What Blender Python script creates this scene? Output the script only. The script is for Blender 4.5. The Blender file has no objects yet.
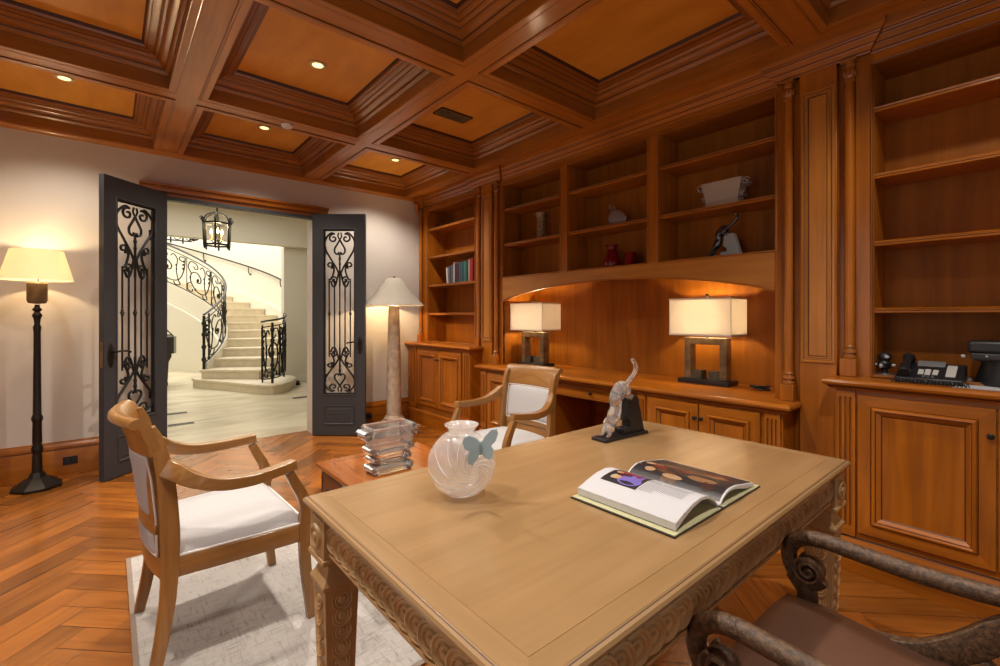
import bpy, math, random
from mathutils import Vector as V, Matrix
random.seed(7)
R = math.radians
pi = math.pi
SC = bpy.context.scene
COL = SC.collection

# ------------------------------------------------------------------ camera, world, exposure
F_PX, YAW, HOR, CAMZ = 460.0, R(40.33), 316.5, 1.3
cam = bpy.data.cameras.new('camera')
cam.sensor_width = 36.0
cam.lens = F_PX / 1000 * 36.0
cam.shift_y = (HOR - 333.0) / 1000
cam.clip_start = 0.02
camo = bpy.data.objects.new('camera', cam)
camo.location = (0, 0, CAMZ)
camo.rotation_euler = (R(90), 0, -YAW)
COL.objects.link(camo)
SC.camera = camo
SC.view_settings.view_transform = 'Standard'
SC.view_settings.look = 'None'
SC.view_settings.gamma = 1
SC.view_settings.exposure = -0.06
SC.view_settings.use_curve_mapping = False
SC.cycles.use_denoising = True
SC.cycles.max_bounces = 10
SC.cycles.diffuse_bounces = 5
SC.cycles.glossy_bounces = 4
SC.cycles.transmission_bounces = 10
SC.cycles.transparent_max_bounces = 8
SC.cycles.caustics_reflective = False
SC.cycles.caustics_refractive = False
SC.cycles.sample_clamp_indirect = 6.0

wd = bpy.data.worlds.new('world')
SC.world = wd
wd.use_nodes = True
wb = wd.node_tree.nodes['Background']
wb.inputs[0].default_value = (0.75, 0.85, 1.0, 1)
wb.inputs[1].default_value = 0.6

ASSUMED_WINDOW_W, FOYER_W, STAIR_W = 105.0, 52.0, 480.0
SPOT_W = 108.0


def area_light(name, loc, rot, sx, sy, power, color=(1, 1, 1), parent=None):
    l = bpy.data.lights.new(name, 'AREA')
    l.shape = 'RECTANGLE'
    l.size, l.size_y = sx, sy
    l.energy = power
    l.color = color
    o = bpy.data.objects.new(name, l)
    o.location = loc
    o.rotation_euler = rot
    COL.objects.link(o)
    return o


# added fill light in assumed, unseen windows behind and left of the camera
area_light('assumed_window_light', (0.6, -1.93, 1.55), (R(90), 0, R(180)), 3.0, 2.2, ASSUMED_WINDOW_W, (1.0, 0.93, 0.83))
area_light('assumed_window_light', (-2.13, 1.0, 1.55), (R(90), 0, R(-90)), 2.2, 2.2, ASSUMED_WINDOW_W * 0.12, (1.0, 0.93, 0.83))
area_light('foyer_fill_light', (0.9, 7.4, 3.15), (0, 0, 0), 3.0, 2.6, FOYER_W, (1.0, 0.97, 0.89))  # unseen overhead panel added to brighten the foyer
area_light('stair_fill_light', (0.6, 12.6, 5.9), (0, 0, 0), 4.5, 4.5, STAIR_W, (1.0, 0.98, 0.92))  # unseen panel added to light the stair wall, no skylight there


# ------------------------------------------------------------------ materials
def nmat(name):
    m = bpy.data.materials.new(name)
    m.use_nodes = True
    nt = m.node_tree
    b = nt.nodes['Principled BSDF']
    return m, nt, b


def setp(b, **k):
    for n, v in k.items():
        b.inputs[n.replace('_', ' ')].default_value = v


def c4(c):
    return (c[0], c[1], c[2], 1)


def plain(name, col, rough=0.5, metal=0.0, spec=0.5, noise=0.0, nscale=20, bump=0.0):
    m, nt, b = nmat(name)
    setp(b, Base_Color=c4(col), Roughness=rough, Metallic=metal)
    b.inputs['Specular IOR Level'].default_value = spec
    if noise or bump:
        tc = nt.nodes.new('ShaderNodeTexCoord')
        n = nt.nodes.new('ShaderNodeTexNoise')
        n.inputs['Scale'].default_value = nscale
        n.inputs['Detail'].default_value = 5
        nt.links.new(tc.outputs['Object'], n.inputs['Vector'])
        if noise:
            r = nt.nodes.new('ShaderNodeValToRGB')
            r.color_ramp.elements[0].position = 0.3
            r.color_ramp.elements[1].position = 0.7
            r.color_ramp.elements[0].color = c4([x * (1 - noise) for x in col])
            r.color_ramp.elements[1].color = c4([min(1, x * (1 + noise)) for x in col])
            nt.links.new(n.outputs['Fac'], r.inputs['Fac'])
            nt.links.new(r.outputs['Color'], b.inputs['Base Color'])
        if bump:
            bp = nt.nodes.new('ShaderNodeBump')
            bp.inputs['Strength'].default_value = bump
            bp.inputs['Distance'].default_value = 0.003
            nt.links.new(n.outputs['Fac'], bp.inputs['Height'])
            nt.links.new(bp.outputs['Normal'], b.inputs['Normal'])
    return m


def wood(name, dark, light, rough=0.35, gu=1.6, gv=26, tone=0.25, mott=0.25, coat=0.0, bump=0.05, spec=0.5):
    """grain runs along UV u (metres)"""
    m, nt, b = nmat(name)
    N, L = nt.nodes.new, nt.links.new
    uv = N('ShaderNodeUVMap')
    uv.uv_map = 'UVMap'
    mp = N('ShaderNodeMapping')
    mp.inputs['Scale'].default_value = (gu, gv, 1)
    L(uv.outputs['UV'], mp.inputs['Vector'])
    n = N('ShaderNodeTexNoise')
    n.inputs['Scale'].default_value = 1.0
    n.inputs['Detail'].default_value = 6
    n.inputs['Roughness'].default_value = 0.6
    n.inputs['Distortion'].default_value = 0.6
    L(mp.outputs['Vector'], n.inputs['Vector'])
    mp2 = N('ShaderNodeMapping')
    mp2.inputs['Scale'].default_value = (2.2, 5, 1)
    L(uv.outputs['UV'], mp2.inputs['Vector'])
    n2 = N('ShaderNodeTexNoise')
    n2.inputs['Scale'].default_value = 1.0
    n2.inputs['Detail'].default_value = 3
    L(mp2.outputs['Vector'], n2.inputs['Vector'])
    mx = N('ShaderNodeMix')
    mx.inputs['Factor'].default_value = mott
    L(n.outputs['Fac'], mx.inputs['A'])
    L(n2.outputs['Fac'], mx.inputs['B'])
    r = N('ShaderNodeValToRGB')
    e = r.color_ramp.elements
    e[0].position, e[1].position = 0.28, 0.72
    e[0].color, e[1].color = c4(dark), c4(light)
    L(mx.outputs['Result'], r.inputs['Fac'])
    at = N('ShaderNodeAttribute')
    at.attribute_name = 'tone'
    mr = N('ShaderNodeMapRange')
    mr.inputs['To Min'].default_value = 1 - tone
    mr.inputs['To Max'].default_value = 1 + tone
    L(at.outputs['Fac'], mr.inputs['Value'])
    hs = N('ShaderNodeHueSaturation')
    L(r.outputs['Color'], hs.inputs['Color'])
    L(mr.outputs['Result'], hs.inputs['Value'])
    L(hs.outputs['Color'], b.inputs['Base Color'])
    setp(b, Roughness=rough)
    b.inputs['Specular IOR Level'].default_value = spec
    b.inputs['Coat Weight'].default_value = coat
    b.inputs['Coat Roughness'].default_value = 0.15
    bp = N('ShaderNodeBump')
    bp.inputs['Strength'].default_value = bump
    bp.inputs['Distance'].default_value = 0.002
    L(n.outputs['Fac'], bp.inputs['Height'])
    L(bp.outputs['Normal'], b.inputs['Normal'])
    return m


def glass(name, col=(1, 1, 1), rough=0.0, ior=1.5, milky=0.0):
    m, nt, b = nmat(name)
    setp(b, Base_Color=c4(col), Roughness=rough, IOR=ior)
    b.inputs['Transmission Weight'].default_value = 1.0 - milky
    return m


def shade_mat(name, col, emit, strength, tr=0.45):
    m, nt, b = nmat(name)
    N, L = nt.nodes.new, nt.links.new
    out = nt.nodes['Material Output']
    d = N('ShaderNodeBsdfDiffuse')
    d.inputs['Color'].default_value = c4(col)
    t = N('ShaderNodeBsdfTranslucent')
    t.inputs['Color'].default_value = c4(col)
    mx = N('ShaderNodeMixShader')
    mx.inputs['Fac'].default_value = tr
    L(d.outputs[0], mx.inputs[1])
    L(t.outputs[0], mx.inputs[2])
    em = N('ShaderNodeEmission')
    em.inputs['Color'].default_value = c4(emit)
    em.inputs['Strength'].default_value = strength
    ad = N('ShaderNodeAddShader')
    L(mx.outputs[0], ad.inputs[0])
    L(em.outputs[0], ad.inputs[1])
    L(ad.outputs[0], out.inputs['Surface'])
    return m


def emis(name, col, s):
    m, nt, b = nmat(name)
    setp(b, Base_Color=c4(col))
    b.inputs['Emission Color'].default_value = c4(col)
    b.inputs['Emission Strength'].default_value = s
    return m


CAB = wood('cherry_cabinet_wood', (0.19, 0.053, 0.004), (0.47, 0.146, 0.010), 0.32, 1.3, 22, 0.12, 0.35, 0.3, spec=0.25)
CABV = wood('cherry_back_panel_wood', (0.17, 0.050, 0.003), (0.39, 0.124, 0.008), 0.5, 1.0, 16, 0.15, 0.35, spec=0.2)
GLZ = plain('dark_glaze', (0.055, 0.014, 0.004), 0.5)
CEIL = wood('ceiling_panel_wood', (0.56, 0.235, 0.030), (0.78, 0.375, 0.058), 0.42, 2.0, 8, 0.06, 0.55, spec=0.35)
BEAM = wood('ceiling_beam_wood', (0.30, 0.102, 0.012), (0.52, 0.196, 0.026), 0.38, 1.2, 26, 0.08, 0.35, 0.35, spec=0.4)
MOULD = wood('shade_toned_dark_wood', (0.20, 0.062, 0.006), (0.36, 0.120, 0.013), 0.30, 1.2, 26, 0.08, 0.35, 0.6, spec=0.5)  # shade of the coffer sides put into the colour; also on column capitals
FLOORW = wood('parquet_wood', (0.15, 0.041, 0.005), (0.43, 0.145, 0.020), 0.24, 1.8, 24, 0.38, 0.4, 0.2)
DESKW = wood('desk_maple_wood', (0.26, 0.154, 0.067), (0.375, 0.232, 0.108), 0.24, 1.2, 18, 0.05, 0.5, 0.25)
DESKC = wood('desk_carved_wood', (0.36, 0.212, 0.088), (0.56, 0.36, 0.165), 0.40, 2.0, 30, 0.1, 0.4)
CHAIRW = wood('chair_walnut_wood', (0.19, 0.080, 0.018), (0.38, 0.178, 0.047), 0.3, 2.0, 30, 0.08, 0.3, 0.3)
CHEST = wood('chest_marquetry_wood', (0.24, 0.065, 0.012), (0.44, 0.14, 0.028), 0.12, 1.6, 14, 0.2, 0.4, 0.6)
DARKW = wood('dark_mahogany_wood', (0.06, 0.016, 0.008), (0.13, 0.036, 0.015), 0.3, 2.0, 24, 0.1, 0.3, 0.3)
WALL = plain('wall_plaster', (0.58, 0.53, 0.475), 0.9, spec=0.2, noise=0.03, nscale=3)
FWALL = plain('foyer_plaster', (0.74, 0.70, 0.60), 0.9, spec=0.2)
IRON = plain('wrought_iron', (0.012, 0.012, 0.012), 0.45, 0.3)
BRONZE = plain('dark_bronze', (0.022, 0.016, 0.012), 0.42, 0.5)
DOORP = plain('charcoal_door_paint', (0.040, 0.042, 0.048), 0.5)
LEATHER = plain('brown_leather', (0.125, 0.058, 0.034), 0.42, noise=0.12, nscale=9, bump=0.1)
FABRIC = plain('white_chair_fabric', (0.50, 0.49, 0.497), 0.85, spec=0.2, noise=0.05, nscale=220, bump=0.25)
PIPING = plain('white_piping', (0.72, 0.68, 0.64), 0.8, spec=0.2)
BLACKP = plain('black_plastic', (0.012, 0.012, 0.014), 0.4)
GREYP = plain('grey_plastic', (0.42, 0.43, 0.46), 0.5)
BLACKM = plain('black_stand', (0.012, 0.012, 0.014), 0.35)
PAPER = plain('white_page', (0.50, 0.50, 0.535), 0.55)
PAGEEDGE = plain('page_edges', (0.62, 0.62, 0.62), 0.8, noise=0.1, nscale=600)
OLIVE = plain('olive_endpaper', (0.46, 0.45, 0.27), 0.7)
COVER = plain('book_cover_dark', (0.03, 0.026, 0.025), 0.4)
STONE = plain('travertine_pedestal', (0.50, 0.40, 0.30), 0.7, noise=0.3, nscale=12, bump=0.5)
LIME = plain('limestone_step', (0.66, 0.58, 0.44), 0.6, noise=0.08, nscale=8)
BRASS = plain('aged_bronze_frame', (0.19, 0.125, 0.062), 0.42, 0.4, noise=0.45, nscale=14)
CRYSTAL = glass('clear_crystal', (1, 1, 1), 0.02, 1.40, 0.15)
CRYSTALF = glass('frosted_crystal', (0.95, 0.95, 0.97), 0.22, 1.45)


def ghost(name, col, rough, cover):
    """thin milky glass: part clear, part pale body colour with a glassy surface"""
    m, nt, b = nmat(name)
    N, L = nt.nodes.new, nt.links.new
    setp(b, Base_Color=c4(col), Roughness=rough)
    b.inputs['Specular IOR Level'].default_value = 0.9
    b.inputs['Coat Weight'].default_value = 0.6
    b.inputs['Coat Roughness'].default_value = 0.05
    tr = N('ShaderNodeBsdfTransparent')
    tr.inputs['Color'].default_value = (.98, .97, .96, 1)
    mx = N('ShaderNodeMixShader')
    mx.inputs['Fac'].default_value = cover
    L(tr.outputs[0], mx.inputs[1])
    L(b.outputs[0], mx.inputs[2])
    L(mx.outputs[0], nt.nodes['Material Output'].inputs['Surface'])
    return m


VASEG = ghost('frosted_swirl_glass', (0.86, 0.83, 0.82), 0.12, 0.37)
RIDGEG = ghost('satin_white_glass', (0.90, 0.88, 0.87), 0.22, 0.55)
BLUEG = ghost('blue_frosted_glass', (0.52, 0.80, 0.90), 0.22, 0.42)
BLUEG = glass('blue_frosted_glass', (0.45, 0.62, 0.70), 0.35, 1.4, 0.55)
REDG = glass('ruby_glass', (0.5, 0.004, 0.012), 0.03, 1.45, 0.25)
BLACKG = plain('black_crystal', (0.01, 0.01, 0.014), 0.05, spec=0.9)
SHADEW = shade_mat('cream_lamp_shade', (0.80, 0.70, 0.52), (1.0, 0.78, 0.45), 0.30)
SHADEG = shade_mat('taupe_lamp_shade', (0.44, 0.40, 0.34), (1.0, 0.8, 0.5), 0.0, 0.05)
SHADEB = shade_mat('linen_box_shade', (0.80, 0.75, 0.67), (1.0, 0.80, 0.52), 0.05, 0.42)
LENS = emis('recessed_lamp_lens', (1.0, 0.72, 0.26), 3.0)
FLAME = emis('candle_bulb', (1.0, 0.66, 0.22), 22.0)
WHITEP = plain('white_trim_ring', (0.55, 0.42, 0.25), 0.5)


def limestone():
    m, nt, b = nmat('limestone_floor')
    N, L = nt.nodes.new, nt.links.new
    tc = N('ShaderNodeTexCoord')
    mp = N('ShaderNodeMapping')
    mp.inputs['Scale'].default_value = (0.9, 3.2, 1)
    mp.inputs['Rotation'].default_value = (0, 0, R(20))
    L(tc.outputs['Object'], mp.inputs['Vector'])
    n = N('ShaderNodeTexNoise')
    n.inputs['Scale'].default_value = 1.2
    n.inputs['Detail'].default_value = 6
    n.inputs['Distortion'].default_value = 1.2
    L(mp.outputs['Vector'], n.inputs['Vector'])
    r = N('ShaderNodeValToRGB')
    r.color_ramp.elements[0].position, r.color_ramp.elements[1].position = 0.3, 0.62
    r.color_ramp.elements[0].color = (0.44, 0.37, 0.26, 1)
    r.color_ramp.elements[1].color = (0.66, 0.60, 0.45, 1)
    L(n.outputs['Fac'], r.inputs['Fac'])
    L(r.outputs['Color'], b.inputs['Base Color'])
    setp(b, Roughness=0.3)
    return m


LIMEF = limestone()


def rugmat():
    m, nt, b = nmat('woven_rug')
    N, L = nt.nodes.new, nt.links.new
    tc = N('ShaderNodeTexCoord')
    vals = []
    for sc in ((14, 90, 1), (90, 14, 1), (2.5, 2.5, 1)):
        mp = N('ShaderNodeMapping')
        mp.inputs['Scale'].default_value = sc
        L(tc.outputs['Object'], mp.inputs['Vector'])
        n = N('ShaderNodeTexNoise')
        n.inputs['Scale'].default_value = 1.0
        n.inputs['Detail'].default_value = 4
        L(mp.outputs['Vector'], n.inputs['Vector'])
        vals.append(n)
    m1 = N('ShaderNodeMath')
    m1.operation = 'MINIMUM'
    L(vals[0].outputs['Fac'], m1.inputs[0])
    L(vals[1].outputs['Fac'], m1.inputs[1])
    m2 = N('ShaderNodeMath')
    m2.operation = 'MULTIPLY_ADD'
    m2.inputs[1].default_value = 0.35
    L(vals[2].outputs['Fac'], m2.inputs[0])
    L(m1.outputs[0], m2.inputs[2])
    r = N('ShaderNodeValToRGB')
    e = r.color_ramp.elements
    e[0].position, e[1].position = 0.40, 0.66
    e[0].color = (0.28, 0.245, 0.22, 1)
    e[1].color = (0.51, 0.48, 0.455, 1)
    ne = e.new(0.52)
    ne.color = (0.42, 0.39, 0.365, 1)
    L(m2.outputs[0], r.inputs['Fac'])
    L(r.outputs['Color'], b.inputs['Base Color'])
    setp(b, Roughness=0.95)
    b.inputs['Specular IOR Level'].default_value = 0.1
    bp = N('ShaderNodeBump')
    bp.inputs['Strength'].default_value = 0.5
    bp.inputs['Distance'].default_value = 0.004
    L(m1.outputs[0], bp.inputs['Height'])
    L(bp.outputs['Normal'], b.inputs['Normal'])
    return m


RUG = rugmat()


def speckled():
    m, nt, b = nmat('weathered_carved_wood')
    N, L = nt.nodes.new, nt.links.new
    tc = N('ShaderNodeTexCoord')
    n = N('ShaderNodeTexNoise')
    n.inputs['Scale'].default_value = 90
    n.inputs['Detail'].default_value = 6
    n.inputs['Roughness'].default_value = 0.7
    L(tc.outputs['Object'], n.inputs['Vector'])
    r = N('ShaderNodeValToRGB')
    e = r.color_ramp.elements
    e[0].position, e[1].position = 0.38, 0.75
    e[0].color = (0.034, 0.016, 0.008, 1)
    e[1].color = (0.21, 0.112, 0.052, 1)
    L(n.outputs['Fac'], r.inputs['Fac'])
    L(r.outputs['Color'], b.inputs['Base Color'])
    setp(b, Roughness=0.5)
    bp = N('ShaderNodeBump')
    bp.inputs['Strength'].default_value = 0.7
    bp.inputs['Distance'].default_value = 0.003
    L(n.outputs['Fac'], bp.inputs['Height'])
    L(bp.outputs['Normal'], b.inputs['Normal'])
    return m


SPECK = speckled()


# ------------------------------------------------------------------ mesh builder
def wloc(o):
    p = V((0, 0, 0))
    while o is not None:
        p = p + V(o.location)
        o = o.parent
    return p


class MB:
    def __init__(self):
        self.v, self.f, self.mi, self.isl, self.n = [], [], [], [], 0

    def add(self, verts, faces, mi=0):
        o = len(self.v)
        self.v += [V(p) for p in verts]
        for i, fc in enumerate(faces):
            self.f.append([o + k for k in fc])
            self.mi.append(mi[i] if isinstance(mi, list) else mi)
            self.isl.append(self.n)
        self.n += 1
        return self

    def box(self, x0, x1, y0, y1, z0, z1, mi=0):
        x0, x1 = min(x0, x1), max(x0, x1)
        y0, y1 = min(y0, y1), max(y0, y1)
        z0, z1 = min(z0, z1), max(z0, z1)
        vs = [(x0, y0, z0), (x1, y0, z0), (x1, y1, z0), (x0, y1, z0), (x0, y0, z1), (x1, y0, z1), (x1, y1, z1), (x0, y1, z1)]
        return self.add(vs, [[0, 3, 2, 1], [4, 5, 6, 7], [0, 1, 5, 4], [1, 2, 6, 5], [2, 3, 7, 6], [3, 0, 4, 7]], mi)

    def prism(self, poly, off, mi=0):
        n = len(poly)
        a = [V(p) for p in poly]
        b = [p + V(off) for p in a]
        nn = (a[1] - a[0]).cross(a[2] - a[1])
        fs = [list(range(n))[::-1], list(range(n, 2 * n))] + [[i, (i + 1) % n, n + (i + 1) % n, n + i] for i in range(n)]
        return self.add(a + b, fs, mi)

    def loft(self, rings, closed=True, cap=True, mi=0, loop=False):
        m = len(rings[0])
        vs = [p for r in rings for p in r]
        fs = []
        nr = len(rings)
        for i in range(nr if loop else nr - 1):
            for j in range(m if closed else m - 1):
                a, b = i * m + j, i * m + (j + 1) % m
                k = ((i + 1) % nr) * m
                fs.append([a, b, k + (j + 1) % m, k + j])
        if cap and closed and not loop:
            fs.append(list(range(m))[::-1])
            fs.append([(nr - 1) * m + j for j in range(m)])
        return self.add(vs, fs, mi)

    def lathe(self, prof, c=(0, 0, 0), seg=24, ax=None, mi=0, a0=0, a1=2 * pi, sx=1, sy=1):
        U, W, N = ax if ax else (V((1, 0, 0)), V((0, 1, 0)), V((0, 0, 1)))
        c = V(c)
        full = abs(a1 - a0 - 2 * pi) < 1e-4
        rings = []
        for r, z in prof:
            r = max(r, 1e-4)
            rings.append([c + U * (r * sx * math.cos(a0 + (a1 - a0) * k / seg)) + W * (r * sy * math.sin(a0 + (a1 - a0) * k / seg)) + N * z for k in range(seg if full else seg + 1)])
        return self.loft(rings, True, True, mi)

    def tube(self, pts, r, seg=8, mi=0, sq=1.0, loop=False):
        pts = [V(p) for p in pts]
        n = len(pts)
        rs = r if isinstance(r, (list, tuple)) else [r] * n
        rings = []
        up = None
        for i in range(n):
            t = (pts[(i + 1) % n] - pts[i - 1]) if loop else (pts[min(i + 1, n - 1)] - pts[max(i - 1, 0)])
            if t.length < 1e-9:
                t = V((0, 0, 1))
            t.normalize()
            if up is None:
                up = V((0, 0, 1)) if abs(t.z) < 0.9 else V((1, 0, 0))
            s = t.cross(up)
            if s.length < 1e-6:
                s = t.cross(V((1, 0.3, 0)))
            s.normalize()
            up = s.cross(t).normalized()
            rings.append([pts[i] + s * (rs[i] * math.cos(2 * pi * k / seg)) + up * (rs[i] * sq * math.sin(2 * pi * k / seg)) for k in range(seg)])
        return self.loft(rings, True, True, mi, loop)

    def ball(self, c, rx, ry=None, rz=None, seg=12, rn=8, mi=0):
        ry = rx if ry is None else ry
        rz = rx if rz is None else rz
        prof = [(math.sin(pi * i / rn), -math.cos(pi * i / rn)) for i in range(rn + 1)]
        c = V(c)
        rings = [[c + V((rx * max(r, .004) * math.cos(2 * pi * k / seg), ry * max(r, .004) * math.sin(2 * pi * k / seg), rz * z)) for k in range(seg)] for r, z in prof]
        return self.loft(rings, True, True, mi)

    def bar(self, a, b, wx, wy, mi=0, up=(0, 0, 1)):
        a, b, up = V(a), V(b), V(up)
        t = (b - a).normalized()
        s = t.cross(up)
        if s.length < 1e-5:
            s = t.cross(V((1, 0, 0)))
        s.normalize()
        u = s.cross(t)
        q = lambda p: [p + s * (wx / 2) * i + u * (wy / 2) * j for i, j in ((-1, -1), (1, -1), (1, 1), (-1, 1))]
        return self.loft([q(a), q(b)], True, True, mi)

    def band(self, pts, wid, thk, side, mi=0):
        """rectangular bar along pts: wid along side vector, thk perpendicular; wid/thk may be lists"""
        pts = [V(p) for p in pts]
        n = len(pts)
        rings = []
        for i in range(n):
            t = (pts[min(i + 1, n - 1)] - pts[max(i - 1, 0)]).normalized()
            s = V(side[i] if isinstance(side, list) else side).normalized()
            u = t.cross(s).normalized()
            s = u.cross(t).normalized()
            w = wid[i] if isinstance(wid, list) else wid
            h = thk[i] if isinstance(thk, list) else thk
            rings.append([pts[i] + s * (w / 2 * a) + u * (h / 2 * b) for a, b in ((-1, -.88), (-.9, -1), (.9, -1), (1, -.88), (1, .88), (.9, 1), (-.9, 1), (-1, .88))])
        return self.loft(rings, True, True, mi)

    def ring(self, P0, U, W, N, w, h, prof, fill=0):
        """mitred rectangular frame; prof = (inset, height[, material])"""
        P0, U, W, N = V(P0), V(U), V(W), V(N)
        vs, fs, ms = [], [], []
        for p in prof:
            i, z = p[0], p[1]
            for a, b in ((i, i), (w - i, i), (w - i, h - i), (i, h - i)):
                vs.append(P0 + U * a + W * b + N * z)
        for k in range(len(prof) - 1):
            for j in range(4):
                fs.append([k * 4 + j, k * 4 + (j + 1) % 4, k * 4 + 4 + (j + 1) % 4, k * 4 + 4 + j])
                ms.append(prof[k + 1][2] if len(prof[k + 1]) > 2 else 0)
        if fill is not None:
            k = len(prof) - 1
            fs.append([k * 4 + j for j in range(4)])
            ms.append(fill)
        # each side its own island so the grain follows it
        if U.cross(W).dot(N) < 0:
            fs = [f[::-1] for f in fs]
        for j in range(4):
            sel = [i for i in range(len(fs)) if i < (len(prof) - 1) * 4 and i % 4 == j]
            self._sub(vs, [fs[i] for i in sel], [ms[i] for i in sel])
        if fill is not None:
            self._sub(vs, [fs[-1]], [ms[-1]])
        return self

    def _sub(self, vs, fs, ms):
        used = sorted({k for f in fs for k in f})
        mp = {k: i for i, k in enumerate(used)}
        self.add([vs[k] for k in used], [[mp[k] for k in f] for f in fs], ms)

    def sweep(self, path, prof, mi=0, closed_prof=False):
        """path: plan (x,y) polyline; prof (offset to the right of travel, z[,mat])"""
        n = len(path)
        P = [V((p[0], p[1], 0)) for p in path]
        rings = []
        for i in range(n):
            d0 = (P[i] - P[i - 1]).normalized() if i > 0 else None
            d1 = (P[i + 1] - P[i]).normalized() if i < n - 1 else None
            d0 = d0 or d1
            d1 = d1 or d0
            n0, n1 = V((d0.y, -d0.x, 0)), V((d1.y, -d1.x, 0))
            m = (n0 + n1).normalized()
            k = 1 / max(0.3, m.dot(n0))
            rings.append([P[i] + m * (q[0] * k) + V((0, 0, q[1])) for q in prof])
        for i in range(n - 1):
            mm = len(prof)
            vs = rings[i] + rings[i + 1]
            fs, ms = [], []
            for j in range(mm if closed_prof else mm - 1):
                fs.append([j, mm + j, mm + (j + 1) % mm, (j + 1) % mm])
                q = prof[(j + 1) % mm]
                ms.append(q[2] if len(q) > 2 else mi)
            self.add(vs, fs, ms)
        self.add(rings[0], [list(range(len(prof)))], mi)
        self.add(rings[-1], [list(range(len(prof)))[::-1]], mi)
        return self

    def build(self, name, mats, parent=None, bevel=0, smooth=35, label=None, seg=2, sub=0, remesh=0, solid=0, grain=None):
        mats = mats if isinstance(mats, (list, tuple)) else [mats]
        if parent is not None:
            off = wloc(parent)
        else:
            xs = [p.x for p in self.v]; ys = [p.y for p in self.v]; zs = [p.z for p in self.v]
            off = V(((min(xs) + max(xs)) / 2, (min(ys) + max(ys)) / 2, min(zs)))
        me = bpy.data.meshes.new(name)
        me.from_pydata([p - off for p in self.v], [], self.f)
        for m in mats:
            me.materials.append(m)
        # grain UVs along each piece's longest axis
        bb = {}
        for fi, f in enumerate(self.f):
            i = self.isl[fi]
            b = bb.get(i)
            if b is None:
                b = bb[i] = [[1e9] * 3, [-1e9] * 3]
            for k in f:
                p = self.v[k]
                for a in range(3):
                    if p[a] < b[0][a]: b[0][a] = p[a]
                    if p[a] > b[1][a]: b[1][a] = p[a]
        rnd = {}
        uvl = me.uv_layers.new(name='UVMap')
        tone = me.attributes.new('tone', 'FLOAT', 'FACE')
        li = 0
        rr = random.Random(len(self.v) * 31 + len(self.f))
        for fi, f in enumerate(self.f):
            i = self.isl[fi]
            if i not in rnd:
                b = bb[i]
                ext = [b[1][a] - b[0][a] for a in range(3)]
                lx = ext.index(max(ext)) if grain is None else grain
                o2 = [a for a in range(3) if a != lx]
                rnd[i] = (lx, o2[0], o2[1], rr.random() * 9, rr.random() * 9, rr.random())
            lx, a, b2, ou, ov, tn = rnd[i]
            tone.data[fi].value = tn
            for k in f:
                p = self.v[k]
                uvl.data[li].uv = (p[lx] + ou, p[a] + 0.83 * p[b2] + ov)
                li += 1
        me.polygons.foreach_set('material_index', self.mi)
        me.polygons.foreach_set('use_smooth', [True] * len(self.f))
        me.update()
        me.validate()
        try:
            me.set_sharp_from_angle(angle=R(smooth))
        except Exception:
            pass
        o = bpy.data.objects.new(name, me)
        COL.objects.link(o)
        if parent is not None:
            o.parent = parent
        else:
            o.location = off
        if remesh:
            md = o.modifiers.new('remesh', 'REMESH')
            md.mode = 'VOXEL'
            md.voxel_size = remesh
            md.use_smooth_shade = True
            md = o.modifiers.new('smooth', 'SMOOTH')
            md.iterations = 3
        if solid:
            md = o.modifiers.new('solid', 'SOLIDIFY')
            md.thickness = solid
            md.offset = -1
        if bevel:
            md = o.modifiers.new('bevel', 'BEVEL')
            md.width = bevel
            md.segments = seg
            md.limit_method = 'ANGLE'
            md.angle_limit = R(40)
        if sub:
            md = o.modifiers.new('sub', 'SUBSURF')
            md.levels = md.render_levels = sub
        if label:
            o['label'] = label
        return o


def tag(o, label=None, cat=None, group=None, kind=None):
    if label: o['label'] = label
    if cat: o['category'] = cat
    if group: o['group'] = group
    if kind: o['kind'] = kind
    return o


def thing(name, label, cat, loc=(0, 0, 0), group=None):
    o = bpy.data.objects.new(name, None)
    o.location = loc
    o.empty_display_size = 0.1
    COL.objects.link(o)
    return tag(o, label, cat, group)


def struct(o):
    o['kind'] = 'structure'
    return o


def sroot(name, loc=(0, 0, 0)):
    o = bpy.data.objects.new(name, None)
    o.location = loc
    o.empty_display_size = 0.1
    COL.objects.link(o)
    return struct(o)


def kids(o):
    return [c for c in bpy.data.objects if c.parent == o]


def copy_tree(o, parent=None):
    c = o.copy()
    COL.objects.link(c)
    if parent is not None:
        c.parent = parent
    for k in kids(o):
        copy_tree(k, c)
    return c


def place(root, loc, rz=0):
    root.location = loc
    root.rotation_euler = (0, 0, rz)
    return root


def smooth_path(pts, n=6):
    """Catmull-Rom through control points"""
    P = [V(p) if len(p) == 3 else V((p[0], p[1], 0)) for p in pts]
    out = []
    for i in range(len(P) - 1):
        p0 = P[i - 1] if i > 0 else P[i] * 2 - P[i + 1]
        p1, p2 = P[i], P[i + 1]
        p3 = P[i + 2] if i + 2 < len(P) else P[i + 1] * 2 - P[i]
        for k in range(n):
            t = k / n
            out.append(0.5 * ((2 * p1) + (p2 - p0) * t + (2 * p0 - 5 * p1 + 4 * p2 - p3) * t * t + (3 * p1 - p0 - 3 * p2 + p3) * t ** 3))
    out.append(P[-1])
    return out


def lerp(a, b, t):
    return a + (b - a) * t


def interp(tab, x):
    for i in range(len(tab) - 1):
        if x <= tab[i + 1][0]:
            t = (x - tab[i][0]) / (tab[i + 1][0] - tab[i][0])
            return lerp(tab[i][1], tab[i + 1][1], max(0, t))
    return tab[-1][1]


def spiral(cx, cy, r0, r1, a0, turns, n=22):
    return [(cx + lerp(r0, r1, k / n) * math.cos(a0 + 2 * pi * turns * k / n), cy + lerp(r0, r1, k / n) * math.sin(a0 + 2 * pi * turns * k / n)) for k in range(n + 1)]


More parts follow.
